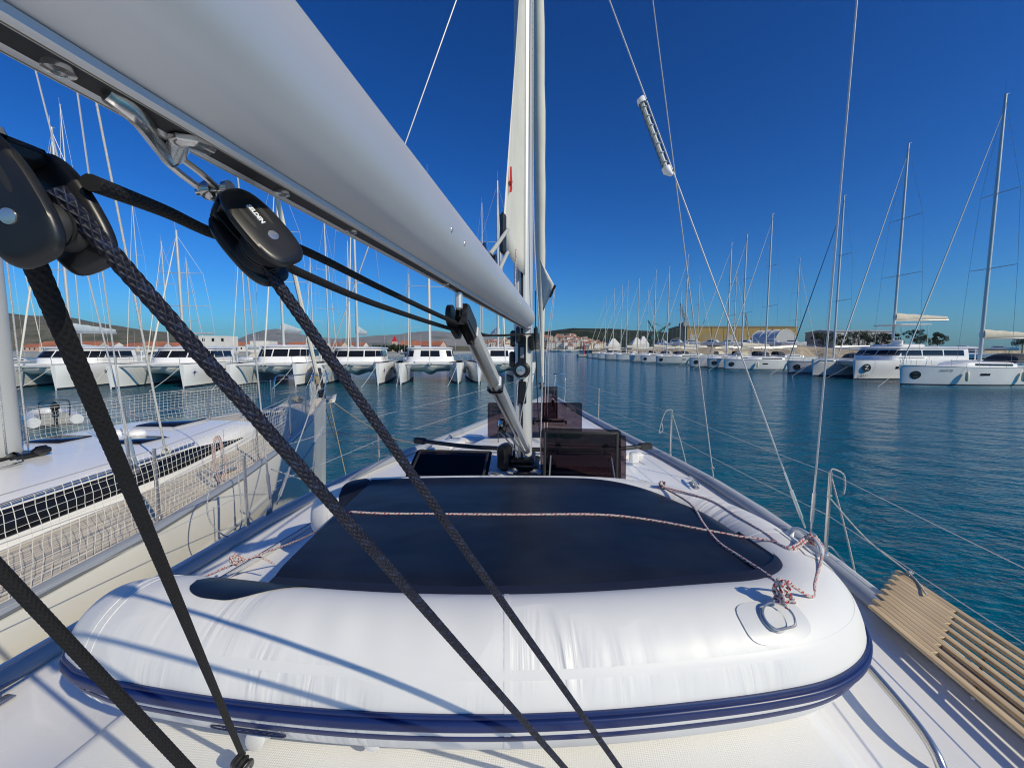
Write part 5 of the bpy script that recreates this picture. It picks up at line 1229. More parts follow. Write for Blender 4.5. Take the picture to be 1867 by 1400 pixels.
# ---- monohull
def mono(name, label, pos, h, L=14.0, B=4.3, fb=1.45, mast_d=5.6, mast_top=19, group=None, emblem=False, side=1, cover=None, sprayhood=True, detail=2, hullm=None, lines=None, reg=None, jib=None, mr=.11, boomz=1.3):
    t = thing(name, label, 'sailboat', pos, heading_rz(h), group); hullm = hullm or HULLW
    def hb(d):
        u = min(1, d / (L * .55)); return B / 2 * (1 - (1 - u) ** 2.1) ** .85 * (1 - .10 * max(0, (d / L - .55) / .45) ** 2)
    def sz(d): return fb * (1 + .13 * (1 - d / L) ** 2)
    def hx(d, z):
        s_ = sz(d); k = max(0, min(1, z / s_)); q = max(0, 1 - d / (L * .45)); base = lerp(.86, 1.0, k ** .7) if z >= 0 else .86 * max(.2, 1 + z * 1.6)
        return hb(d) * lerp(base, base ** 2.4, q)
    def hy(d, z): return -d - .20 * (1 - z / sz(0)) * max(0, 1 - d)
    dd = [0, .08, .2, .4, .7, 1.1, 1.7, 2.5, 3.5, 4.8, 6.2, 7.8, 9.4, 11, 12.5, L]; zs = (-.4, -.1, .0, .12, .4, .8, 1.15, None)
    mb = MB(); rings = []
    for d in dd:
        ring = [(-hx(d, (z if z is not None else sz(d))), hy(d, z if z is not None else sz(d)), z if z is not None else sz(d)) for z in zs]
        rings.append(ring + [(-x, y, z) for x, y, z in ring[::-1]])
    mb.loft(rings, closed=False); mb.add(rings[-1], [tuple(range(len(rings[-1]) - 1, -1, -1))]); mb.build('hull', hullm, t)
    mb = MB(); g = []
    for d in dd: g.append([(-(hx(d, .16) + .006), hy(d, .16), .16), (-(hx(d, .05) + .008), hy(d, .05), .05), (-(hx(d, -.12) + .008), hy(d, -.12), -.12)])
    mb.loft(g, closed=False); mb.loft([[(-x, y, z) for x, y, z in r[::-1]] for r in g], closed=False); mb.build('boot_stripe', ANTIF, t)
    mb = MB(); mb.loft([[(lerp(-1, 1, k / 8) * hb(d), -d, sz(d) + .06 * (1 - (lerp(-1, 1, k / 8)) ** 2) - .01) for k in range(9)] for d in dd], closed=False); mb.build('deck', DECKW, t)
    mb = MB()
    for s in (-1, 1): mb.tube([(s * hb(d), -d, sz(d) + .015) for d in dd], .03, 5)
    mb.build('toe_rail', TOE, t)
    mb = MB(); rings = []
    for i in range(15):
        d = L * .24 + i * L * .40 / 14; w_ = hb(d) * .58 * smooth(.25 + i / 5); hh = .42 * smooth(i / 5) + .05; rings.append([(w_ * math.copysign(abs(math.cos(a)) ** .5, math.cos(a)), -d, sz(d) + .02 + hh * abs(math.sin(a)) ** .5) for a in [math.pi * k / 14 for k in range(15)]])
    mb.loft(rings, closed=False); mb.add(rings[-1], [tuple(range(15))]); cr = mb.build('coachroof', WHITE, t, angle=50)
    for s in (-1, 1):
        g = []
        for i in range(5, 14):
            d = L * .24 + i * L * .40 / 14; w_ = hb(d) * .58; z = sz(d) + .05; g.append([(s * (w_ + .012), -d, z + .08), (s * (w_ * .985 + .012), -d, z + .26)])
        mb = MB(); mb.loft(g, closed=False); mb.build('cabin_window', DARKG, cr)
        if detail > 0:
            for d0, ln in ((L * .36, .75), (L * .62, .9)):
                g = [[(s * (hx(d, z) + .010), hy(d, z), z) for z in (fb * .60, fb * .72)] for d in (d0, d0 + ln * .5, d0 + ln)]; mb = MB(); mb.loft(g, closed=False); mb.build('hull_window', DARKG, t)
    if sprayhood:
        d0 = L * .63; w_ = hb(d0) * .58; mb = MB(); rings = []
        for y, hh in ((0, .05), (.25, .62), (.7, .82), (1.5, .80)): rings.append([(w_ * math.copysign(abs(math.cos(a)) ** .6, math.cos(a)), -d0 - y, sz(d0) + .4 + hh * abs(math.sin(a)) ** .6) for a in [math.pi * k / 10 for k in range(11)]])
        mb.loft(rings, closed=False); mb.build('sprayhood', random.choice([CANVAS, CANVAS, COVER]), t)
    m = rig(t, -mast_d, sz(mast_d) + .45, mast_top, (0, -.25, sz(0) + .1), B, boomL=L * .36, boomz=boomz, cover=cover, mr=mr, jib=jib)
    if detail > 0:
        for s in (-1, 1):
            mb = MB(); z = sz(0); mb.tube(spline([(s * .08, .05, z + .62), (s * .3, -.4, z + .64), (s * hb(1.5) * .95, -1.5, z + .62), (s * hb(1.5) * .95, -1.5, z)], 4), .018, 5); mb.tube([(s * .12, -.1, z + .62), (s * .1, -.3, z)], .018, 5); mb.build('pulpit_rail', STEEL, t)
            for d in (3.2, 5.2, 7.4, 9.6, 11.6): mb = MB(); mb.tube([(s * (hb(d) - .06), -d, sz(d)), (s * (hb(d) - .06), -d, sz(d) + .62)], .014, 5); mb.build('stanchion', STEEL, t)
            mb = MB()
            for dz in (.6, .3): mb.tube([(s * (hb(d) * .97 - .03), -d, sz(d) + dz) for d in (1.5, 3.2, 5.2, 7.4, 9.6, 11.6, L - .3)], .007, 4)
            mb.build('lifeline', WIRE, t)
        for d in ((4.2, 8.8) if detail > 1 else (6.5,)):
            mb = MB(); x = side * (hb(d) + .12); mb.lathe([(0, .45), (.06, .42), (.13, .3), (.13, -.25), (.08, -.4), (0, -.42)], (x, -d, fb * .55), 10); mb.tube([(x, -d, fb * .55 + .42), (side * (hb(d) - .04), -d, sz(d) + .3)], .012, 4); mb.build('fender', FENDW, t)
        mb = MB(); A_, B_ = Vector((side * .1, -.1, sz(0))), Vector((side * 1.0, 3.0, -.1)); mb.tube([A_.lerp(B_, i / 6) - Vector((0, 0, .15 * math.sin(math.pi * i / 6))) for i in range(7)], .014, 5); mb.build('bow_mooring_line', ROPEW, t)
    if emblem:
        d0, z0 = .95, fb * .60; rr_ = .36; g = []
        for rk in (1.0, .66, .33, .02): g.append([(side * (hx(d0 - rk * rr_ * math.cos(a), z0 + rk * rr_ * math.sin(a)) + .012), hy(d0 - rk * rr_ * math.cos(a), z0 + rk * rr_ * math.sin(a)), z0 + rk * rr_ * math.sin(a)) for a in [2 * math.pi * k / 24 for k in range(24)]])
        mb = MB(); mb.loft(g, cap=False); em = mb.build('bow_emblem', EMBL, t)
        if detail > 1:
            q = [(-.55, .55), (.5, .5), (-.45, -.5), (.55, -.55)]; mb = MB(); mb.tube([(side * (hx(d0 + a * rr_, z0 + b * rr_) + .02), hy(d0 + a * rr_, z0 + b * rr_), z0 + b * rr_) for a, b in q], .022, 5); mb.build('emblem_stroke', GREYP, em)
    if reg:
        d0 = 2.9; z0 = fb * .86; p = Vector((side * (hx(d0, z0) + .015), hy(d0, z0), z0)); p2 = Vector((side * (hx(d0 + .4, z0) + .015), hy(d0 + .4, z0), z0))
        xa = (p2 - p).normalized() * (1 if side < 0 else -1); xa = (p2 - p).normalized()
        if side > 0: xa = -xa
        za = xa.cross(Vector((0, 0, 1))); text_mesh('registration', reg, .24, GREYP, t, basis(xa, Vector((0, 0, 1)), za, p))
    return t
def dirc(x, y): v = _R * x + _FH * y; return v.normalized()
HR = dirc(-.998, -.063)
def axis_at(bow, h, px):
    """distance aft of the bow where the boat's middle line crosses picture column px"""
    return min((i * .05 for i in range(40, 260)), key=lambda s: abs(proj(bow - h * s + Vector((0, 0, 3)))[0] - px))
RROW = [ # bow px, waterline py, mast px, mast top py, L, cover, emblem
    (1637, 702, 1797, 172, 15.0, COVER, True), (1433, 681, 1520, 357, 13.5, None, True), (1318, 674, 1395, 390, 14.0, None, True), (1288, 671, 1352, 428, 13.5, COVER, True),
    (1256, 669, 1325, 443, 13.5, None, True), (1195, 663, 1248, 465, 14.0, COVER, True), (1167, 661, 1216, 487, 13.0, None, True), (1147, 659.5, 1192, 493, 13.0, COVER, False),
    (1123, 657, 1162, 508, 13.0, None, False), (1102, 655.7, 1142, 512, 12.5, COVER, False), (1089, 654.6, 1132, 521, 12.5, None, False), (1078, 653, 1118, 527, 12.5, None, False), (1070, 652, 1103, 541, 12.0, COVER, False)]
ordn = ['first', 'second', 'third', 'fourth', 'fifth', 'sixth', 'seventh', 'eighth', 'ninth', 'tenth', 'eleventh', 'twelfth', 'thirteenth']
for i, (bx, by, mx_, mt, L, cov, em) in enumerate(RROW):
    bow = atz(bx, by, 0); h = HR; ax = axis_at(bow, h, mx_) ; ax = max(4.2, min(7.6, ax)); mp = bow - h * ax
    lab = ('nearest white sloop in the starboard row, registration and dark round bow emblem, beige sail cover' if i == 0 else
           f'white sloop moored bow-out, {ordn[i]} from the nearest end of the starboard row of monohulls')
    mono('moored_sloop', lab, bow, h, L, 4.3 if L > 13 else 4.0, 1.55 if i == 0 else 1.45, ax, z_for(mp.x, mp.y, mt), 'sloops moored in the starboard row', em, side=-1, cover=cov,
         detail=2 if i < 5 else (1 if i < 8 else 0), reg='84647 SB' if i == 0 else None, hullm=(HULLW, DIRTY)[i % 2], jib=(SAIL, NAVYH)[i == 1], mr=.14 if i == 0 else .12, boomz=2.05 if i == 0 else 1.5, sprayhood=i % 3 != 2)
# ---- catamaran
def catamaran(name, label, pos, h, mast_y=-5.2, mast_top=20, group=None, star=True, style=0, B=6.7, L=12.6, fb=1.95, cover=None, starside=1, fly=False, text=False, zface=1, boomz=1.35, boomL=5.2):
    """pos: middle between the bows on the water; bows along h"""
    t = thing(name, label, 'catamaran', pos, heading_rz(h), group); off = B / 2 - .78
    st = [(0, .15, .05), (.25, .30, .12), (.7, .45, .22), (1.5, .60, .33), (2.6, .70, .43), (4, .76, .5), (6, .80, .55), (9, .80, .56), (11, .76, .52), (L, .66, .42)]
    def hw(d, z):
        a = interp([(q[0], q[1]) for q in st], d); b = interp([(q[0], q[2]) for q in st], d); k = max(0, min(1, (z - .1) / (fb * .72))); return lerp(b, a, smooth(k) * .6 + k * .4)
    def fz_(d): return fb - .10 * max(0, (d - 8) / 4)
    zz = (-.35, -.05, .12, .5, 1.0, 1.45, 1.75, None)
    for s in (-1, 1):
        mb = MB(); rings = []
        for d, _, _ in st:
            f = fz_(d); ring = [(s * off - hw(d, z if z is not None else f) * (.96 if z is None else 1), -d - .10 * (1 - (z if z is not None else f) / f) * (d < 1), z if z is not None else f) for z in zz]
            r2 = [(2 * s * off - x, y, z) for x, y, z in ring[::-1]]; rings.append(ring + r2)
        mb.loft(rings, closed=False); mb.add(rings[0], [tuple(range(16))]); mb.add(rings[-1], [tuple(range(15, -1, -1))])
        mb.loft([[r[7], r[8]] for r in rings], closed=False); hu = mb.build('hull', HULLW, t, angle=50)
        mb = MB(); g = [[(s * off - hw(d, z) - .008, -d - .10 * (d < 1), z) for z in (.14, .02, -.15)] for d, _, _ in st]; mb.loft(g, closed=False); mb.loft([[(2 * s * off - x, y, z) for x, y, z in r[::-1]] for r in g], closed=False)
        mb.add([g[0][0], g[0][1], g[0][2], (2 * s * off - g[0][2][0], g[0][2][1], g[0][2][2]), (2 * s * off - g[0][1][0], g[0][1][1], g[0][1][2]), (2 * s * off - g[0][0][0], g[0][0][1], g[0][0][2])], [(0, 1, 2, 3, 4, 5)])
        mb.build('boot_stripe', ANTIF, hu)
        for d0, ln in ((3.9, 1.5), (7.2, 1.3)):
            g = [[(s * off + s * (hw(d, z) + .012), -d, z) for z in (1.12, 1.38)] for d in (d0, d0 + ln * .5, d0 + ln)]; mb = MB(); mb.loft(g, closed=False); mb.build('hull_window', DARKG, hu)
        mb = MB(); z = fb
        mb.tube(spline([(s * off - .28 * s, -.25, z + .6), (s * off + .1 * s, -.15, z + .62), (s * off + .4 * s, -1.5, z + .6), (s * off + .5 * s, -1.6, z)], 4), .018, 5); mb.tube([(s * off - .28 * s, -.25, z + .6), (s * off - .25 * s, -.3, z)], .018, 5); mb.build('pulpit_rail', STEEL, hu)
        for d in (3.4, 5.4, 7.6): mb = MB(); mb.tube([(s * (off + .66), -d, z - .02), (s * (off + .66), -d, z + .6)], .015, 5); mb.build('stanchion', STEEL, hu)
        mb = MB()
        for dz in (.6, .3): mb.tube([(s * (off + .45), -1.6, z + dz), (s * (off + .66), -3.4, z + dz), (s * (off + .66), -7.6, z + dz), (s * (off + .6), -11, z + dz)], .008, 4)
        mb.build('lifeline', WIRE, hu)
        mb = MB(); A_, B_ = Vector((s * off, -.3, fb)), Vector((s * (off + (.2 if s > 0 else -1.1)), 2.4, -.1)); mb.tube([A_.lerp(B_, i / 6) - Vector((0, 0, .12 * math.sin(math.pi * i / 6))) for i in range(7)], .016, 5); mb.build('bow_mooring_line', ROPEW, hu)
        mb = MB(); mb.lathe([(0, .4), (.06, .38), (.14, .26), (.14, -.28), (.08, -.4), (0, -.42)], (s * (off + .93), -5.5, 1.05), 10); mb.tube([(s * (off + .93), -5.5, 1.4), (s * (off + .7), -5.5, fb + .3)], .012, 4); mb.build('fender', FENDW, hu)
        if star and s == starside:
            c = Vector((s * off + s * (hw(.9, 1.25)), -.9, 1.25)); c2 = Vector((s * off + s * hw(1.2, 1.25), -1.2, 1.25)); c3 = Vector((s * off + s * hw(.9, 1.5), -.9, 1.5))
            xa = (c2 - c).normalized(); ya = (c3 - c).normalized(); za = xa.cross(ya).normalized(); ya = za.cross(xa)
            if za.x * s < 0: za = -za
            q = []
            for k in range(16): rr_ = (.34 if k % 4 == 0 else .22) if k % 2 == 0 else .045; q.append((rr_ * math.cos(math.pi * k / 8 + math.pi / 2), rr_ * math.sin(math.pi * k / 8 + math.pi / 2)))
            mb = MB(); mb.prism(q, .012, basis(xa, ya, za, c + za * .02)); mb.build('star_emblem', STARB, hu, smooth=False)
    # bridge deck with moulded nacelle
    y0 = -2.7; mb = MB(); rings = []
    iw = off - .5
    for y, zb, zc in ((y0 - .0, 1.62, 1.52), (y0 - .25, 1.30, 1.10), (y0 - .9, 1.02, .82), (y0 - 2.2, .88, .62), (y0 - 5, .85, .6), (-L + 1.2, .85, .7)):
        ring = [(-iw - .4, y, fb - .03), (-iw - .4, y, zb - .05), (-iw + .1, y, zb + .05), (-.7, y, zb), (-.25, y, zc), (0, y, zc - .05), (.25, y, zc), (.7, y, zb), (iw - .1, y, zb + .05), (iw + .4, y, zb - .05), (iw + .4, y, fb - .03)]
        rings.append(ring)
    mb.loft(rings); mb.build('bridge_deck', HULLW, t, angle=60)
    mb = MB(); mb.box((0, (y0 - L + 1.0) / 2, fb - .012), (off * 2, abs(-L + 1.0 - y0), .05)); mb.build('deck', DECKW, t, smooth=False)
    mb = MB(); mb.tube([(-off + .1, -.55, fb - .16), (off - .1, -.55, fb - .16)], .09, 10); mb.build('cross_beam', ALUW, t)
    mb = MB()
    for s in (-1, 1):
        for i in range(13): x = s * (.35 + i * (off - .75) / 12); mb.tube([(x, -.62, fb - .12), (x, y0, fb - .1)], .012, 4)
        for i in range(11): y = lerp(-.68, y0 + .05, i / 10); mb.tube([(s * .33, y, fb - .115), (s * (off - .42), y, fb - .115)], .012, 4)
    tag(mb.build('trampoline_net', NETW, t), kind='stuff')
    mb = MB(); mb.box((0, (-.5 + y0) / 2, fb - .12), (.5, abs(y0) - .3, .10), bev=.03); mb.tube([(0, -.45, fb - .12), (0, -.15, fb - .2)], .05, 6); gang_ = mb.build('longeron', ALUW, t)
    mb = MB(); mb.tube([(0, -.9, fb - .2), (0, -.35, fb - .62)], .025, 6); mb.prism([(-.2, 0), (0, -.28), (.2, 0), (0, .1)], .03, Matrix.Translation((0, -.42, fb - .42)) @ Matrix.Rotation(R(75), 4, 'X')); mb.build('anchor', GREY, gang_)
    # cabin
    cf, cz = -4.1, fb; cwid = 2.42 if style != 1 else 2.25; chh_ = 1.28 if style != 1 else 1.45; rk = (.95, .9, .45)[style]; mb = MB(); rings = []
    def cab(y_in, z, w_):  # superellipse plan with a rounded front
        out = []
        for k in range(25):
            a = math.pi * k / 24; x = w_ * math.copysign(abs(math.cos(a)) ** (.55 if style != 2 else .4), math.cos(a)); y = y_in - 1.15 + 1.15 * abs(math.sin(a)) ** .9; out.append((x, y, z))
        return out + [(-w_, -(L - 3.2), z), (w_, -(L - 3.2), z)]
    lv = [(0, 0), (.30, .06), (.36, .10), (.86, .62), (.92, .70), (1.0, .84)]
    for u, q in lv: rings.append(cab(cf - rk * q, cz + chh_ * u, cwid * (1 - .10 * q)))
    mb.loft(rings); ca = mb.build('cabin', WHITE, t, angle=45)
    # window panes, each on the cabin front and sides
    bot, top = cab(cf - rk * .10, cz + chh_ * .38, cwid * (1 - .010)), cab(cf - rk * .62, cz + chh_ * .84, cwid * (1 - .062))
    groups = [(0, 3), (3, 7), (7, 11), (11, 13), (13, 17), (17, 21), (21, 24)]
    if style == 2: groups = [(0, 4), (5, 9), (11, 13), (15, 19), (20, 24)]
    for a, b in groups:
        g = []
        for k in range(a, b + 1):
            p, q = Vector(bot[k]), Vector(top[k]); o_ = Vector((p.x * .006, .022 * (1 if abs(p.x) < cwid * .9 else .3), .004)); p = p + o_; q = q + o_
            if k == a: n_ = Vector(bot[k + 1]) + o_; p = p.lerp(n_, .10); q = q.lerp(Vector(top[k + 1]) + o_, .10)
            if k == b: n_ = Vector(bot[k - 1]) + o_; p = p.lerp(n_, .10); q = q.lerp(Vector(top[k - 1]) + o_, .10)
            g.append([p, q])
        mb = MB(); mb.loft(g, closed=False); mb.build('window_pane', DARKG, ca)
    for s in (-1, 1):
        npn = 2 if L < 14 else 3
        for ya, yb in [(-5.6 - (L - 9.2) * k / npn, -5.6 - (L - 9.2) * (k + 1) / npn + .14) for k in range(npn)]:
            mb = MB(); mb.loft([[(s * (cwid * .99 + .014), y, cz + chh_ * .36), (s * (cwid * .94 + .012), y, cz + chh_ * .84)] for y in (ya, (ya + yb) / 2, yb)], closed=False); mb.build('window_pane', DARKG, ca)
    # roof with overhang and hardtop behind
    mb = MB(); rr_ = [cab(cf - rk * .70 + .10, cz + chh_ * .985, cwid * .97), cab(cf - rk * .70 + .12, cz + chh_ * 1.02, cwid * .98), cab(cf - rk * .8, cz + chh_ * 1.09, cwid * .92), cab(cf - rk * 1.2 - .4, cz + chh_ * 1.14, cwid * .6)]
    rr_ = [[(x, (y if y > -(L - 3.3) else -(L - 2.0)), z) for x, y, z in r] for r in rr_]; mb.loft(rr_); rf = mb.build('cabin_roof', WHITE, t, angle=40)
    for s in (-1, 1): mb = MB(); mb.tube([(s * cwid * .9, -(L - 2.2), fb - .1), (s * cwid * .9, -(L - 2.2), cz + chh_)], .05, 6); mb.build('hardtop_post', WHITE, rf)
    for x, y in ((-1.2, -6.6), (1.2, -6.6), (0, -7.6)): mb = MB(); mb.box((x, y, cz + chh_ * 1.10), (.6, .5, .06), bev=.02); mb.build('roof_hatch', DARKG, rf)
    mz = cz + chh_ * 1.08
    if fly:
        mb = MB(); mb.box((0, -7.6, cz + chh_ * 1.2), (3.4, 2.9, .35), bev=.12); mb.box((-.9, -6.6, cz + chh_ * 1.45), (1.0, .5, .6), bev=.1); mb.build('flybridge', WHITE, rf)
        mb = MB(); mb.box((0, -7.9, cz + chh_ + 2.55), (3.2, 3.6, .10), bev=.04); bt_ = mb.build('bimini_top', WHITE, rf)
        for x in (-1.45, 1.45):
            for y in (-6.4, -9.4): mb = MB(); mb.tube([(x * 1.05, y, cz + chh_ * 1.2), (x, y, cz + chh_ + 2.5)], .03, 6); mb.build('bimini_post', STEEL, bt_)
    rig(t, mast_y, mz, mast_top, (0, -.5, fb - .05), 5.6, stay_r=.06, mr=.13, boomL=boomL, boomz=boomz, cover=cover, spreaders=2)
    if text:   # lettering and round emblem on the hull side facing the channel
        s = zface; d0, z0 = .95, 1.25; c = Vector((s * off + s * hw(d0, z0), -d0, z0)); c2 = Vector((s * off + s * hw(d0 + .5, z0), -d0 - .5, z0)); xa = (c2 - c).normalized()
        xa = xa if s > 0 else xa; up = Vector((0, 0, 1)); za = xa.cross(up).normalized()
        if za.x * s < 0: za = -za; xa = -xa
        ya = za.cross(xa); T = basis(xa, ya, za, c + za * .05)
        mb = MB(); mb.prism([(.40 * math.cos(2 * math.pi * k / 28), .40 * math.sin(2 * math.pi * k / 28)) for k in range(28)], .014, T); em = mb.build('bow_emblem', EMBL, t)
        text_mesh('emblem_letter', 'Z', .62, WHITEP, em, Matrix.Translation((T @ Vector((0, 0, .018)))) @ T.to_3x3().to_4x4())
        c = Vector((s * off + s * hw(.85, .45), -.85, .42)); text_mesh('maker_lettering', 'BALI', .40, GREYP, t, basis(xa, up, za, c + za * .06))
    return t
# port row of catamarans: bows on a line, seen nearly head-on
La, Lb = atz(100, 711, 0), atz(972, 697.5, 0); ldir = (Lb - La).normalized(); HL = Vector((ldir.y, -ldir.x, 0))
def on_row(px):
    return min((La + ldir * (i * .05) for i in range(-200, 1400)), key=lambda p: abs(proj(p)[0] - px))
LROW = [(100, 217, 232, 0, COVERB), (334, 397, 420, 0, None), (539, 548, 300, 1, COVERB), (689, 665, 300, 0, COVERB), (836, 803, 318, 2, None), (972, 934, 330, 2, COVERB)]
llab = ['catamaran at the outer end of the port row, half hidden by the neighbouring mast', 'second catamaran of the port row, blue star on its bow, pale furled sail', 'third catamaran of the port row, dark wraparound windows, under the shackled block',
        'fourth catamaran of the port row, long dark window band and blue star', 'fifth catamaran of the port row, boxy cabin with upright windows, left of the vang', 'catamaran at the inner end of the port row, behind the mast']
for i, (px, mpx, mt, sty, cov) in enumerate(LROW):
    rb = on_row(px); pos = rb - ldir * (6.7 / 2 - .78); my = -5.3
    mp = pos - HL * (-my) * -1 if False else pos + HL * my
    catamaran('moored_catamaran', llab[i], pos, HL, my, z_for(mp.x, mp.y, mt), 'catamarans moored in the port row', star=i in (1, 3, 4), style=sty, cover=cov, starside=-1)
# big catamaran in the starboard row
b1, b2 = atz(1477, 685, 0), atz(1559, 692.5, 0); pos = (b1 + b2) / 2; mp = pos + HR * -7.2
catamaran('moored_catamaran', 'large catamaran with flybridge canopy and round bow emblem in the starboard row', pos, HR, -7.0, z_for(mp.x, mp.y, 262), 'catamarans moored in the starboard row', star=False, style=0, B=7.0, L=16.5, fb=2.0, cover=COVER, fly=True, text=True, zface=-1, boomz=2.95, boomL=6.4)
# sloops berthed behind the starboard row
for i, (px, D, mt, cov) in enumerate(((1240, 118, 520, COVER), (1272, 112, 505, None), (1338, 98, 493, COVER), (1372, 96, None, COVER), (1412, 88, None, None), (1450, 84, 470, COVER), (1180, 132, 530, None), (1210, 128, None, COVER))):
    p = atd(px, 640, D); p.z = 0
    mono('berthed_sloop', f'white sloop berthed stern-on behind the starboard row, {ordn[[6, 7, 0, 1, 2, 3, 4, 5].index(i)]} from the old town end', p - HR * 5.0, -HR, 12.5, 3.9, 1.45, 5.2, z_for(p.x, p.y, mt or 640) if mt else 6.5, 'sloops behind the starboard row', cover=cov, detail=0, hullm=DIRTY)
# second line of sloops beyond the port catamarans: masts and covered booms show above their cabins
BL = [(20, 150, 58), (150, 190, 70), (308, 440, 62), (350, 470, 75), (450, 410, 66), (572, 470, 74), (600, 400, 60), (640, 440, 80), (748, 500, 66), (880, 370, 70), (915, 430, 95), (262, 360, 88)]
for i, (px, mt, D) in enumerate(BL):
    p = atd(px, 640, D); p.z = 0; hd_ = HL if i % 3 else -HL; bow = p + hd_ * 5.2
    mono('moored_sloop', f'sloop beyond the port catamarans, {["first","second","third","fourth","fifth","sixth","seventh","eighth","ninth","tenth","eleventh","twelfth","thirteenth","fourteenth","fifteenth"][sorted([b[0] for b in BL]).index(px)]} mast of that line counted from the outer end', bow, hd_, 12.5, 3.9, 1.35, 5.2, z_for(p.x, p.y, mt), 'sloops beyond the port catamarans', cover=random.choice([COVERB, COVER, SAIL, None]), detail=0, hullm=DIRTY)
# ================================================================== SHORE: town, shipyard, trees
def house(name, label, c, w_, d, h, rz, wall, roof, group, rh=None, flat=False, cat='house'):
    rh = rh or min(w_, d) * .28; mb = MB(); M_ = Matrix.Translation(Vector(c)) @ Matrix.Rotation(rz, 4, 'Z'); a, b = w_ / 2, d / 2
    P = lambda x, y, z: M_ @ Vector((x, y, z))
    mb.add([P(-a, -b, -2), P(a, -b, -2), P(a, b, -2), P(-a, b, -2), P(-a, -b, h), P(a, -b, h), P(a, b, h), P(-a, b, h)], [(0, 1, 5, 4), (1, 2, 6, 5), (2, 3, 7, 6), (3, 0, 4, 7), (4, 5, 6, 7)])
    if not flat: mb.add([P(-a, -b, h), P(a, -b, h), P(0 + a, 0, h + rh), P(-a, 0, h + rh), P(-a, b, h), P(a, b, h)], [(0, 3, 4), (1, 5, 2)])
    mb.cur = 1; o = .35
    if not flat: mb.add([P(-a - o, -b - o, h - .15), P(a + o, -b - o, h - .15), P(a + o, 0, h + rh + .12), P(-a - o, 0, h + rh + .12), P(-a - o, b + o, h - .15), P(a + o, b + o, h - .15)], [(0, 1, 2, 3), (3, 2, 5, 4)])
    # windows as dark recessed quads standing just proud of the wall
    mb.cur = 2; nw = max(1, int(w_ / 3.2)); nf = max(1, int(h / 3.0))
    for f in range(nf):
        for k in range(nw):
            x = -a + (k + .5) * w_ / nw; z = (f + .35) * h / nf
            mb.add([P(x - .5, -b - .03, z), P(x + .5, -b - .03, z), P(x + .5, -b - .03, z + 1.4), P(x - .5, -b - .03, z + 1.4)], [(0, 1, 2, 3)])
    ob = mb.build(name, [wall, roof, DARKG], smooth=False); return tag(ob, label, cat, group)
rnd = random.Random(21)
face = math.atan2(_R.y, _R.x)
# old town climbing the foot of the wooded hill
TOPS = [(850, 636), (900, 626), (940, 621), (1010, 617), (1040, 616), (1085, 627), (1112, 636)]
def town_z(px, u): return lerp(2.0, max(2.2, atd(px, interp(TOPS, px), 880).z), u)
mb = MB(); g = []
for u in (0, .25, .5, .75, 1.0, 1.001):
    g.append([(lambda p: (p.x, p.y, town_z(px, min(u, 1)) if u <= 1 else -3))(atd(px, 636, lerp(650, 880, u) + (0 if u <= 1 else 40))) for px in range(850, 1116, 6)])
mb.loft(g, closed=False); tag(mb.build('town_rise', BARE), kind='structure')
for i in range(210):
    px = rnd.choice([rnd.uniform(858, 945), rnd.uniform(985, 1100), rnd.uniform(1000, 1100)]); u = rnd.random() ** .8; p = atd(px, 636, lerp(655, 875, u)); h = rnd.uniform(6, 10.5)
    house('town_house', 'small house of the old town under the wooded hill', (p.x, p.y, town_z(px, u) - .5), rnd.uniform(6, 11), rnd.uniform(6, 9), h, face + rnd.uniform(-.5, .5), rnd.choice(WALLS + WALLS[:2] * 2), ROOFT, 'houses of the old town', rh=rnd.uniform(.8, 1.6), flat=rnd.random() < .35)
# buildings behind the port row
spec = [(400, 636, 613, 46, 180, 1, 'white two-storey marina building with a flat roof', True), (482, 636, 622, 32, 195, 1, 'low white marina office with a flat roof', True), (1015, 0, 0, 0, 0, 0, '', None)]
for px, py, tpy, wpx, D, wl, lab, fl_ in spec[:2]:
    p = atd(px, py, D); zt = atd(px, tpy, D).z; house('marina_building', lab, (p.x, p.y, 1.4), wpx / FPX * D, 9, zt - 1.4, face + .15, WALLS[wl], CONC, 'marina buildings', flat=True, cat='building')
for i in range(0, 34, 2):
    px = [110, 130, 168, 185, 200, 232, 250, 262, 285, 300, 318, 335, 355, 372, 440, 455, 470, 500, 515, 530, 545, 560, 580, 600, 618, 640, 655, 680, 750, 765, 790, 812, 70, 90][i]; D = rnd.uniform(230, 330)
    p = atd(px, 636, D); h = rnd.uniform(3.0, 4.6)
    house('shore_house', 'red-roofed house on the shore behind the port catamarans', (p.x, p.y, 1.4), rnd.uniform(9, 15), 9, h, face + rnd.uniform(-.3, .3), rnd.choice(WALLS[:3]), ROOFT, 'houses behind the port row')
# church tower with red cap
p = atd(720, 634, 300); tw = thing('church_tower', 'slim bell tower with a red cap beyond the port row', 'tower', (p.x, p.y, 1.4), face)
mb = MB(); zt = atd(720, 622, 300).z - 1.4; mb.box((0, 0, zt / 2), (3.2, 3.2, zt)); mb.build('tower_shaft', WALLS[2], tw, smooth=False)
mb = MB(); mb.loft([[(-1.8, -1.8, zt), (1.8, -1.8, zt), (1.8, 1.8, zt), (-1.8, 1.8, zt)], [(-.1, -.1, zt + 3.6), (.1, -.1, zt + 3.6), (.1, .1, zt + 3.6), (-.1, .1, zt + 3.6)]]); mb.build('tower_cap', REDP, tw, smooth=False)
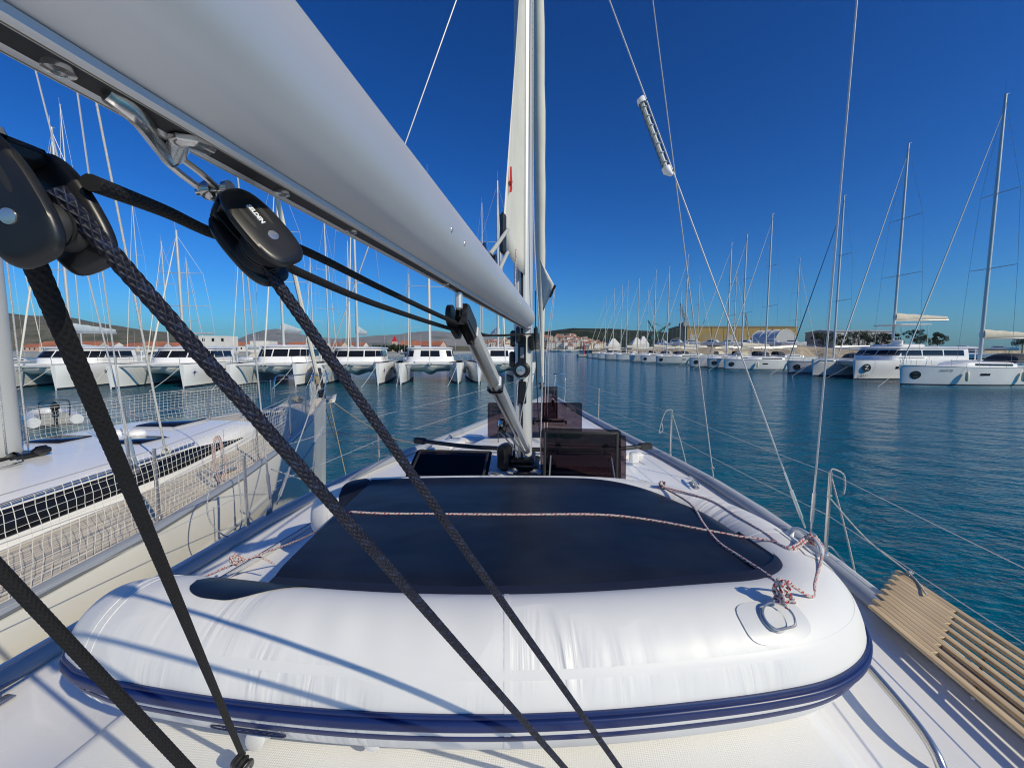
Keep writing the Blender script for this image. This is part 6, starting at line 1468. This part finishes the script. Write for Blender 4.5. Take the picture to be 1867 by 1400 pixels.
# shipyard: ochre shed, white dome tent, grey hall
def shed(name, label, x0, x1, topy, D, dep, m, roofm, bays, rh=1.5):
    A_, B_ = atd(x0, 636, D), atd(x1, 636, D); L = (B_ - A_).length; zt = atd((x0 + x1) / 2, topy, D).z; t = thing(name, label, 'warehouse', (A_.x, A_.y, 2.2), math.atan2(B_.y - A_.y, B_.x - A_.x)); h = zt - 2.2 - rh
    mb = MB(); mb.box((L / 2, dep / 2, h / 2), (L, dep, h)); w_ = mb.build('wall', m, t, smooth=False)
    mb = MB(); mb.loft([[(-.5, -.6, h), (-.5, dep / 2, h + rh), (-.5, dep + .6, h), (-.5, dep + .6, h - .4), (-.5, -.6, h - .4)], [(L + .5, -.6, h), (L + .5, dep / 2, h + rh), (L + .5, dep + .6, h), (L + .5, dep + .6, h - .4), (L + .5, -.6, h - .4)]]); mb.build('roof', roofm, t, smooth=False)
    for k in range(bays):
        x = (k + .5) * L / bays; mb = MB(); mb.box((x, -.06, h * .42), (L / bays * .55, .12, h * .5)); mb.build('shed_door', roofm if k % 3 else CONC, w_, smooth=False)
        mb = MB(); mb.box((x - L / bays / 2, -.10, h / 2), (.5, .22, h * .995)); mb.build('wall_pier', m, w_, smooth=False)
shed('boat_shed', 'long ochre boat shed across the shipyard', 1252, 1452, 592, 330, 40, SHEDY, mat('roof_sheet_brown', (.26, .21, .12), .7, var=.1, vs=.1), 9)
shed('grey_hall', 'long pale grey hall behind the dark trees', 1520, 1632, 600, 300, 30, SHEDG, SHEDG, 6)
p = atd(1408, 636, 250); dome = thing('dome_tent', 'white arched boat tent in front of the ochre shed', 'tent', (p.x, p.y, 2.2), face + .25)
zt = atd(1408, 602, 250).z - 2.2; wd = 84 / FPX * 250 / 2; mb = MB()
mb.loft([[(wd * .62 * (1 if j < 2 else 1) * math.cos(a) , -9 + j * 6.0, zt * math.sin(a) ** .8 * (1 - .02 * (j % 2))) for a in [math.pi * k / 14 for k in range(15)]] for j in range(4)], closed=False); mb.build('tent_skin', PATCH, dome)
mb = MB(); mb.add([(wd * .62 * math.cos(math.pi * k / 14), -9.0, zt * math.sin(math.pi * k / 14) ** .8) for k in range(15)], [tuple(range(15))]); mb.build('tent_front', SHEDG, dome)
mb = MB()
for j in range(4): mb.tube([(wd * .622 * math.cos(math.pi * k / 14), -9 + j * 6.0, zt * 1.01 * math.sin(math.pi * k / 14) ** .8) for k in range(15)], .18, 5)
mb.build('tent_ribs', WALLS[1], dome)
# cranes
def lattice(mb, a, b, w_, r, n):
    a, b = Vector(a), Vector(b); t = (b - a).normalized(); u = t.orthogonal().normalized() * w_; v = t.cross(u)
    cs = [u + v, u - v, -u - v, -u + v]
    for c in cs: mb.tube([a + c, b + c * .4], r, 4)
    for i in range(n):
        p0, p1 = a.lerp(b, i / n), a.lerp(b, (i + 1) / n); k0, k1 = lerp(1, .4, i / n), lerp(1, .4, (i + 1) / n)
        for j in range(4): mb.tube([p0 + cs[j] * k0, p1 + cs[(j + 1) % 4] * k1], r * .7, 4)
def crane(label, px, toppy, jib_px, jib_py, D, m, twr_w=2.2):
    p = atd(px, 636, D); t = thing('harbour_crane', label, 'crane', (p.x, p.y, 2.2), 0, 'shipyard cranes'); hub = atd(px, toppy + 34, D) - Vector((p.x, p.y, 2.2)); tip = atd(jib_px, jib_py, D) - Vector((p.x, p.y, 2.2))
    mb = MB()
    for sx in (-1, 1):
        for sy in (-1, 1): mb.tube([(sx * 3, sy * 3, 0), (sx * 1.6, sy * 1.6, hub.z * .5)], .4, 6)
    mb.tube([(0, 0, hub.z * .5), hub], twr_w * .7, 8); mb.build('crane_tower', m, t)
    mb = MB(); mb.box(hub + Vector((0, 0, 1.2)), (5, 4.5, 3.4), bev=.3); mb.box(hub + Vector((-3.2, 1.5, 1)), (3, 3, 2.5), bev=.2); mb.build('machine_house', m, t)
    mb = MB(); lattice(mb, hub + Vector((0, 0, 2.5)), tip, .9, .2, 9); tp2 = hub + Vector((-(tip.x - hub.x) * .25, 0, 13)); mb.tube([hub + Vector((0, 0, 2.5)), tp2], .3, 5); mb.tube([tp2, tip], .09, 4); mb.build('crane_jib', m, t)
    mb = MB(); mb.tube([tip, tip - Vector((0, 0, tip.z * .45))], .08, 4); mb.box(tip - Vector((0, 0, tip.z * .45 + .6)), (.8, .8, 1.4), bev=.2); mb.build('hook_line', RUBBER, t)
crane('grey harbour crane with its boom raised steeply beside the ochre shed', 1250, 560, 1241, 553, 340, CRANEG, 2.6)
crane('green lattice crane behind the moored sloops, boom to the outer side', 1205, 590, 1180, 583, 380, CRANEN, 2.0)
crane('second green lattice crane, boom reaching across to the ochre shed', 1190, 584, 1222, 590, 400, CRANEN, 2.0)
crane('small grey crane peeking over the ochre shed roof', 1362, 580, 1360, 572, 420, CRANEG, 1.6)
for i, (px, wpx, tpy) in enumerate(((1118, 22, 617), (1160, 20, 615), (1172, 16, 613))):
    p = atd(px, 636, 290); zt = atd(px, tpy, 290).z - 2.2; w_ = wpx / FPX * 290; t = thing('peaked_tent', ['white peaked tent on the far quay, beside the old town', 'wide white peaked tent behind the gravel bank', 'taller white peaked tent behind the gravel bank'][i], 'tent', (p.x, p.y, 2.2), face)
    mb = MB(); mb.loft([[(-w_ / 2, -4, 0), (w_ / 2, -4, 0), (w_ / 2, 4, 0), (-w_ / 2, 4, 0)], [(-w_ / 2, -4, zt * .45), (w_ / 2, -4, zt * .45), (w_ / 2, 4, zt * .45), (-w_ / 2, 4, zt * .45)], [(-w_ * .1, -.5, zt), (w_ * .1, -.5, zt), (w_ * .1, .5, zt), (-w_ * .1, .5, zt)]]); mb.build('tent_skin', WALLS[1], t, smooth=False)
# red beacon on its platform
p = atz(1064, 650, 0); bc = thing('beacon_platform', 'red beacon on a low concrete platform off the end of the starboard row', 'beacon', p, face)
mb = MB(); mb.box((0, 0, .45), (5.2, 4, .9), bev=.15); mb.build('platform', CONC, bc); mb = MB(); mb.lathe([(0, .9), (.5, .9), (.3, 1.5), (.25, 3.6), (.6, 3.7), (.6, 4.0), (.2, 4.1), (.2, 4.6), (0, 4.8)], (0, 0, 0), 12); mb.build('beacon_tower', REDP, bc)
# trees
def tree(label, px, tpy, D, wpx, seed, group, base=1.4):
    r_ = random.Random(seed); p = atd(px, 636, D); zt = atd(px, tpy, D).z - base; t = thing('pine_tree', label, 'tree', (p.x, p.y, base), r_.uniform(0, 6), group); w_ = wpx / FPX * D / 2
    mb = MB(); mb.tube([(0, 0, -1), (.15, .1, zt * .35), (0, .2, zt * .7)], [.32, .24, .10], 7)
    for k in range(5): a = k * 1.3; mb.tube([(.1, .1, zt * (.3 + .07 * k)), (math.cos(a) * w_ * .6, math.sin(a) * w_ * .6, zt * (.55 + .07 * k))], [.12, .04], 5)
    mb.build('trunk', BARK, t); mb = MB()
    cl = [(r_.gauss(0, .42) * w_, r_.gauss(0, .42) * w_, zt * r_.uniform(.38, .92)) for _ in range(26)]
    for c in cl:
        cr_ = r_.uniform(.18, .34) * w_ * (1.15 - .5 * c[2] / zt)
        for _ in range(110):
            v = Vector((r_.gauss(0, 1), r_.gauss(0, 1), r_.gauss(0, .7))).normalized() * cr_ * r_.uniform(.5, 1.05); q = Vector(c) + v; s = r_.uniform(.18, .42); a = Vector((r_.uniform(-1, 1), r_.uniform(-1, 1), r_.uniform(-1, 1))).normalized(); b = a.orthogonal().normalized() * s; a = a.cross(b).normalized() * s
            mb.add([q - b, q + a * .5, q + b, q - a * .5], [(0, 1, 2, 3)])
    mb.build('crown', LEAF, t, smooth=False)
TR_ = [(1500, 604, 232, 34, 'first dark tree before the grey hall, beside the tall shroud'), (1533, 607, 236, 36, 'dark tree before the grey hall, second from the tall shroud'), (1565, 603, 240, 44, 'broad dark tree before the middle of the grey hall'), (1598, 606, 236, 36, 'dark tree at the inner end of the grey hall'), (1625, 605, 232, 30, 'dark tree just behind the large catamaran mast'), (1670, 600, 236, 34, 'dark tree under the large catamaran canopy'), (1708, 605, 240, 32, 'dark tree behind the aft end of the large catamaran'),
       (1864, 608, 262, 40, 'dark tree at the outer edge beyond the nearest sloop'), (700, 630, 180, 30, 'dark green tree beyond the fourth catamaran'), (725, 629, 185, 34, 'bushy green tree beside the bell tower'), (742, 632, 170, 28, 'low green tree beyond the fifth catamaran'), (675, 633, 175, 26, 'small green tree beyond the port catamarans'), (640, 634, 190, 30, 'olive green tree near the white house beyond the port row')]
for i, (px, tpy, D, wpx, lab) in enumerate(TR_): tree(lab, px, tpy, D, wpx, 100 + i, 'trees along the shore')
# motor yachts ashore and far small craft
def motor(label, px, py, D, L, seed):
    p = atd(px, 636, D); t = thing('motor_yacht', label, 'motorboat', (p.x, p.y, py), face + R(200 + seed * 17 % 40), 'motor yachts on the far quay'); mb = MB(); rings = []
    for u, w_, z in ((0, .1, 2.0), (.08, .5, 1.9), (.25, 1.2, 1.75), (.5, 1.7, 1.6), (.8, 1.7, 1.5), (1, 1.5, 1.5)): rings.append([(-w_, -u * L, z), (-w_ * .85, -u * L, .4), (0, -u * L, 0), (w_ * .85, -u * L, .4), (w_, -u * L, z)])
    mb.loft(rings); mb.build('hull', HULLW, t)
    mb = MB(); mb.loft([[(-1.1, -y, z0), (1.1, -y, z0), (.9, -y, z1), (-.9, -y, z1)] for y, z0, z1 in ((L * .28, 1.6, 1.65), (L * .42, 1.55, 2.7), (L * .75, 1.5, 2.8), (L * .8, 1.5, 2.6))]); mb.build('cabin', WHITE, t)
    mb = MB(); mb.loft([[(-1.02, -y - .03, 2.1), (-.95, -y, 2.5)] for y in (L * .45, L * .74)], closed=False); mb.loft([[(1.02, -y, 2.1), (.95, -y, 2.5)] for y in (L * .45, L * .74)], closed=False); mb.build('cabin_window', DARKG, t)
    mb = MB(); mb.box((0, -L * .6, 3.4), (1.8, L * .25, .08), bev=.03); mb.tube([(-.8, -L * .7, 2.7), (-.8, -L * .62, 3.4)], .04, 4); mb.tube([(.8, -L * .7, 2.7), (.8, -L * .62, 3.4)], .04, 4); mb.build('radar_arch', WHITE, t)
MY = [(1478, 2.2, 214, 13, 'beside the tall shroud'), (1505, 2.2, 222, 12, 'just past the tall shroud'), (1572, 2.2, 216, 13, 'before the broad dark tree'), (1618, 2.2, 220, 11, 'near the end of the grey hall'), (1752, 0, 96, 15, 'afloat astern of the large catamaran'), (1785, 2.2, 225, 11, 'between the two nearest masts'), (1858, 2.2, 252, 14, 'at the outer edge'), (1728, 2.2, 230, 10, 'low, beyond the nearest sloop'),
      (1255, 4.3, 172, 10, 'on the bank below the grey crane'), (1290, 4.3, 178, 11, 'on the bank before the shed end'), (1322, 4.3, 170, 10, 'on the bank before the ochre shed'), (1352, 4.3, 176, 9, 'on the bank mid ochre shed'), (1382, 4.3, 172, 10, 'on the bank beside the dome tent'), (1436, 4.3, 176, 11, 'on the bank past the dome tent'), (1470, 4.2, 170, 9, 'at the end of the gravel bank'), (1226, 3.9, 176, 9, 'at the crane end of the bank'), (1830, 0, 120, 12, 'afloat beyond the beige sail cover')]
for i, (px, zb_, D, L, w_) in enumerate(MY): motor('white motor yacht on the shipyard side, ' + w_, px, zb_, D, L, i)
for i in range(46):
    px = [1003 + k * 2.3 for k in range(38)][i % 38] + rnd.uniform(-2, 2) if i < 38 else rnd.uniform(860, 930); D = rnd.uniform(420, 620); p = atd(px, 640, D); p.z = 0; h = rnd.uniform(9, 17); ob = MB()
    ob.loft([[(-.1, 5, 1.2), (0, 5, .2), (.1, 5, 1.2)], [(-1.5, 1, 1.1), (0, 1, -.2), (1.5, 1, 1.1)], [(-1.4, -5, 1.0), (0, -5, -.1), (1.4, -5, 1.0)]]); ob.box((0, -.5, 1.35), (1.7, 4, .7), bev=.2); ob.tube([(0, .8, 1), (0, .8, h)], .11, 5); ob.tube([(0, .6, 2.3), (0, -3.8, 2.4)], .16, 5)
    o = ob.build('far_sailboat', DIRTY); o.location = p; o.rotation_euler = (0, 0, rnd.uniform(0, 6.2)); tag(o, 'tiny sailboat moored off the old town waterfront', 'sailboat', 'small craft off the old town')
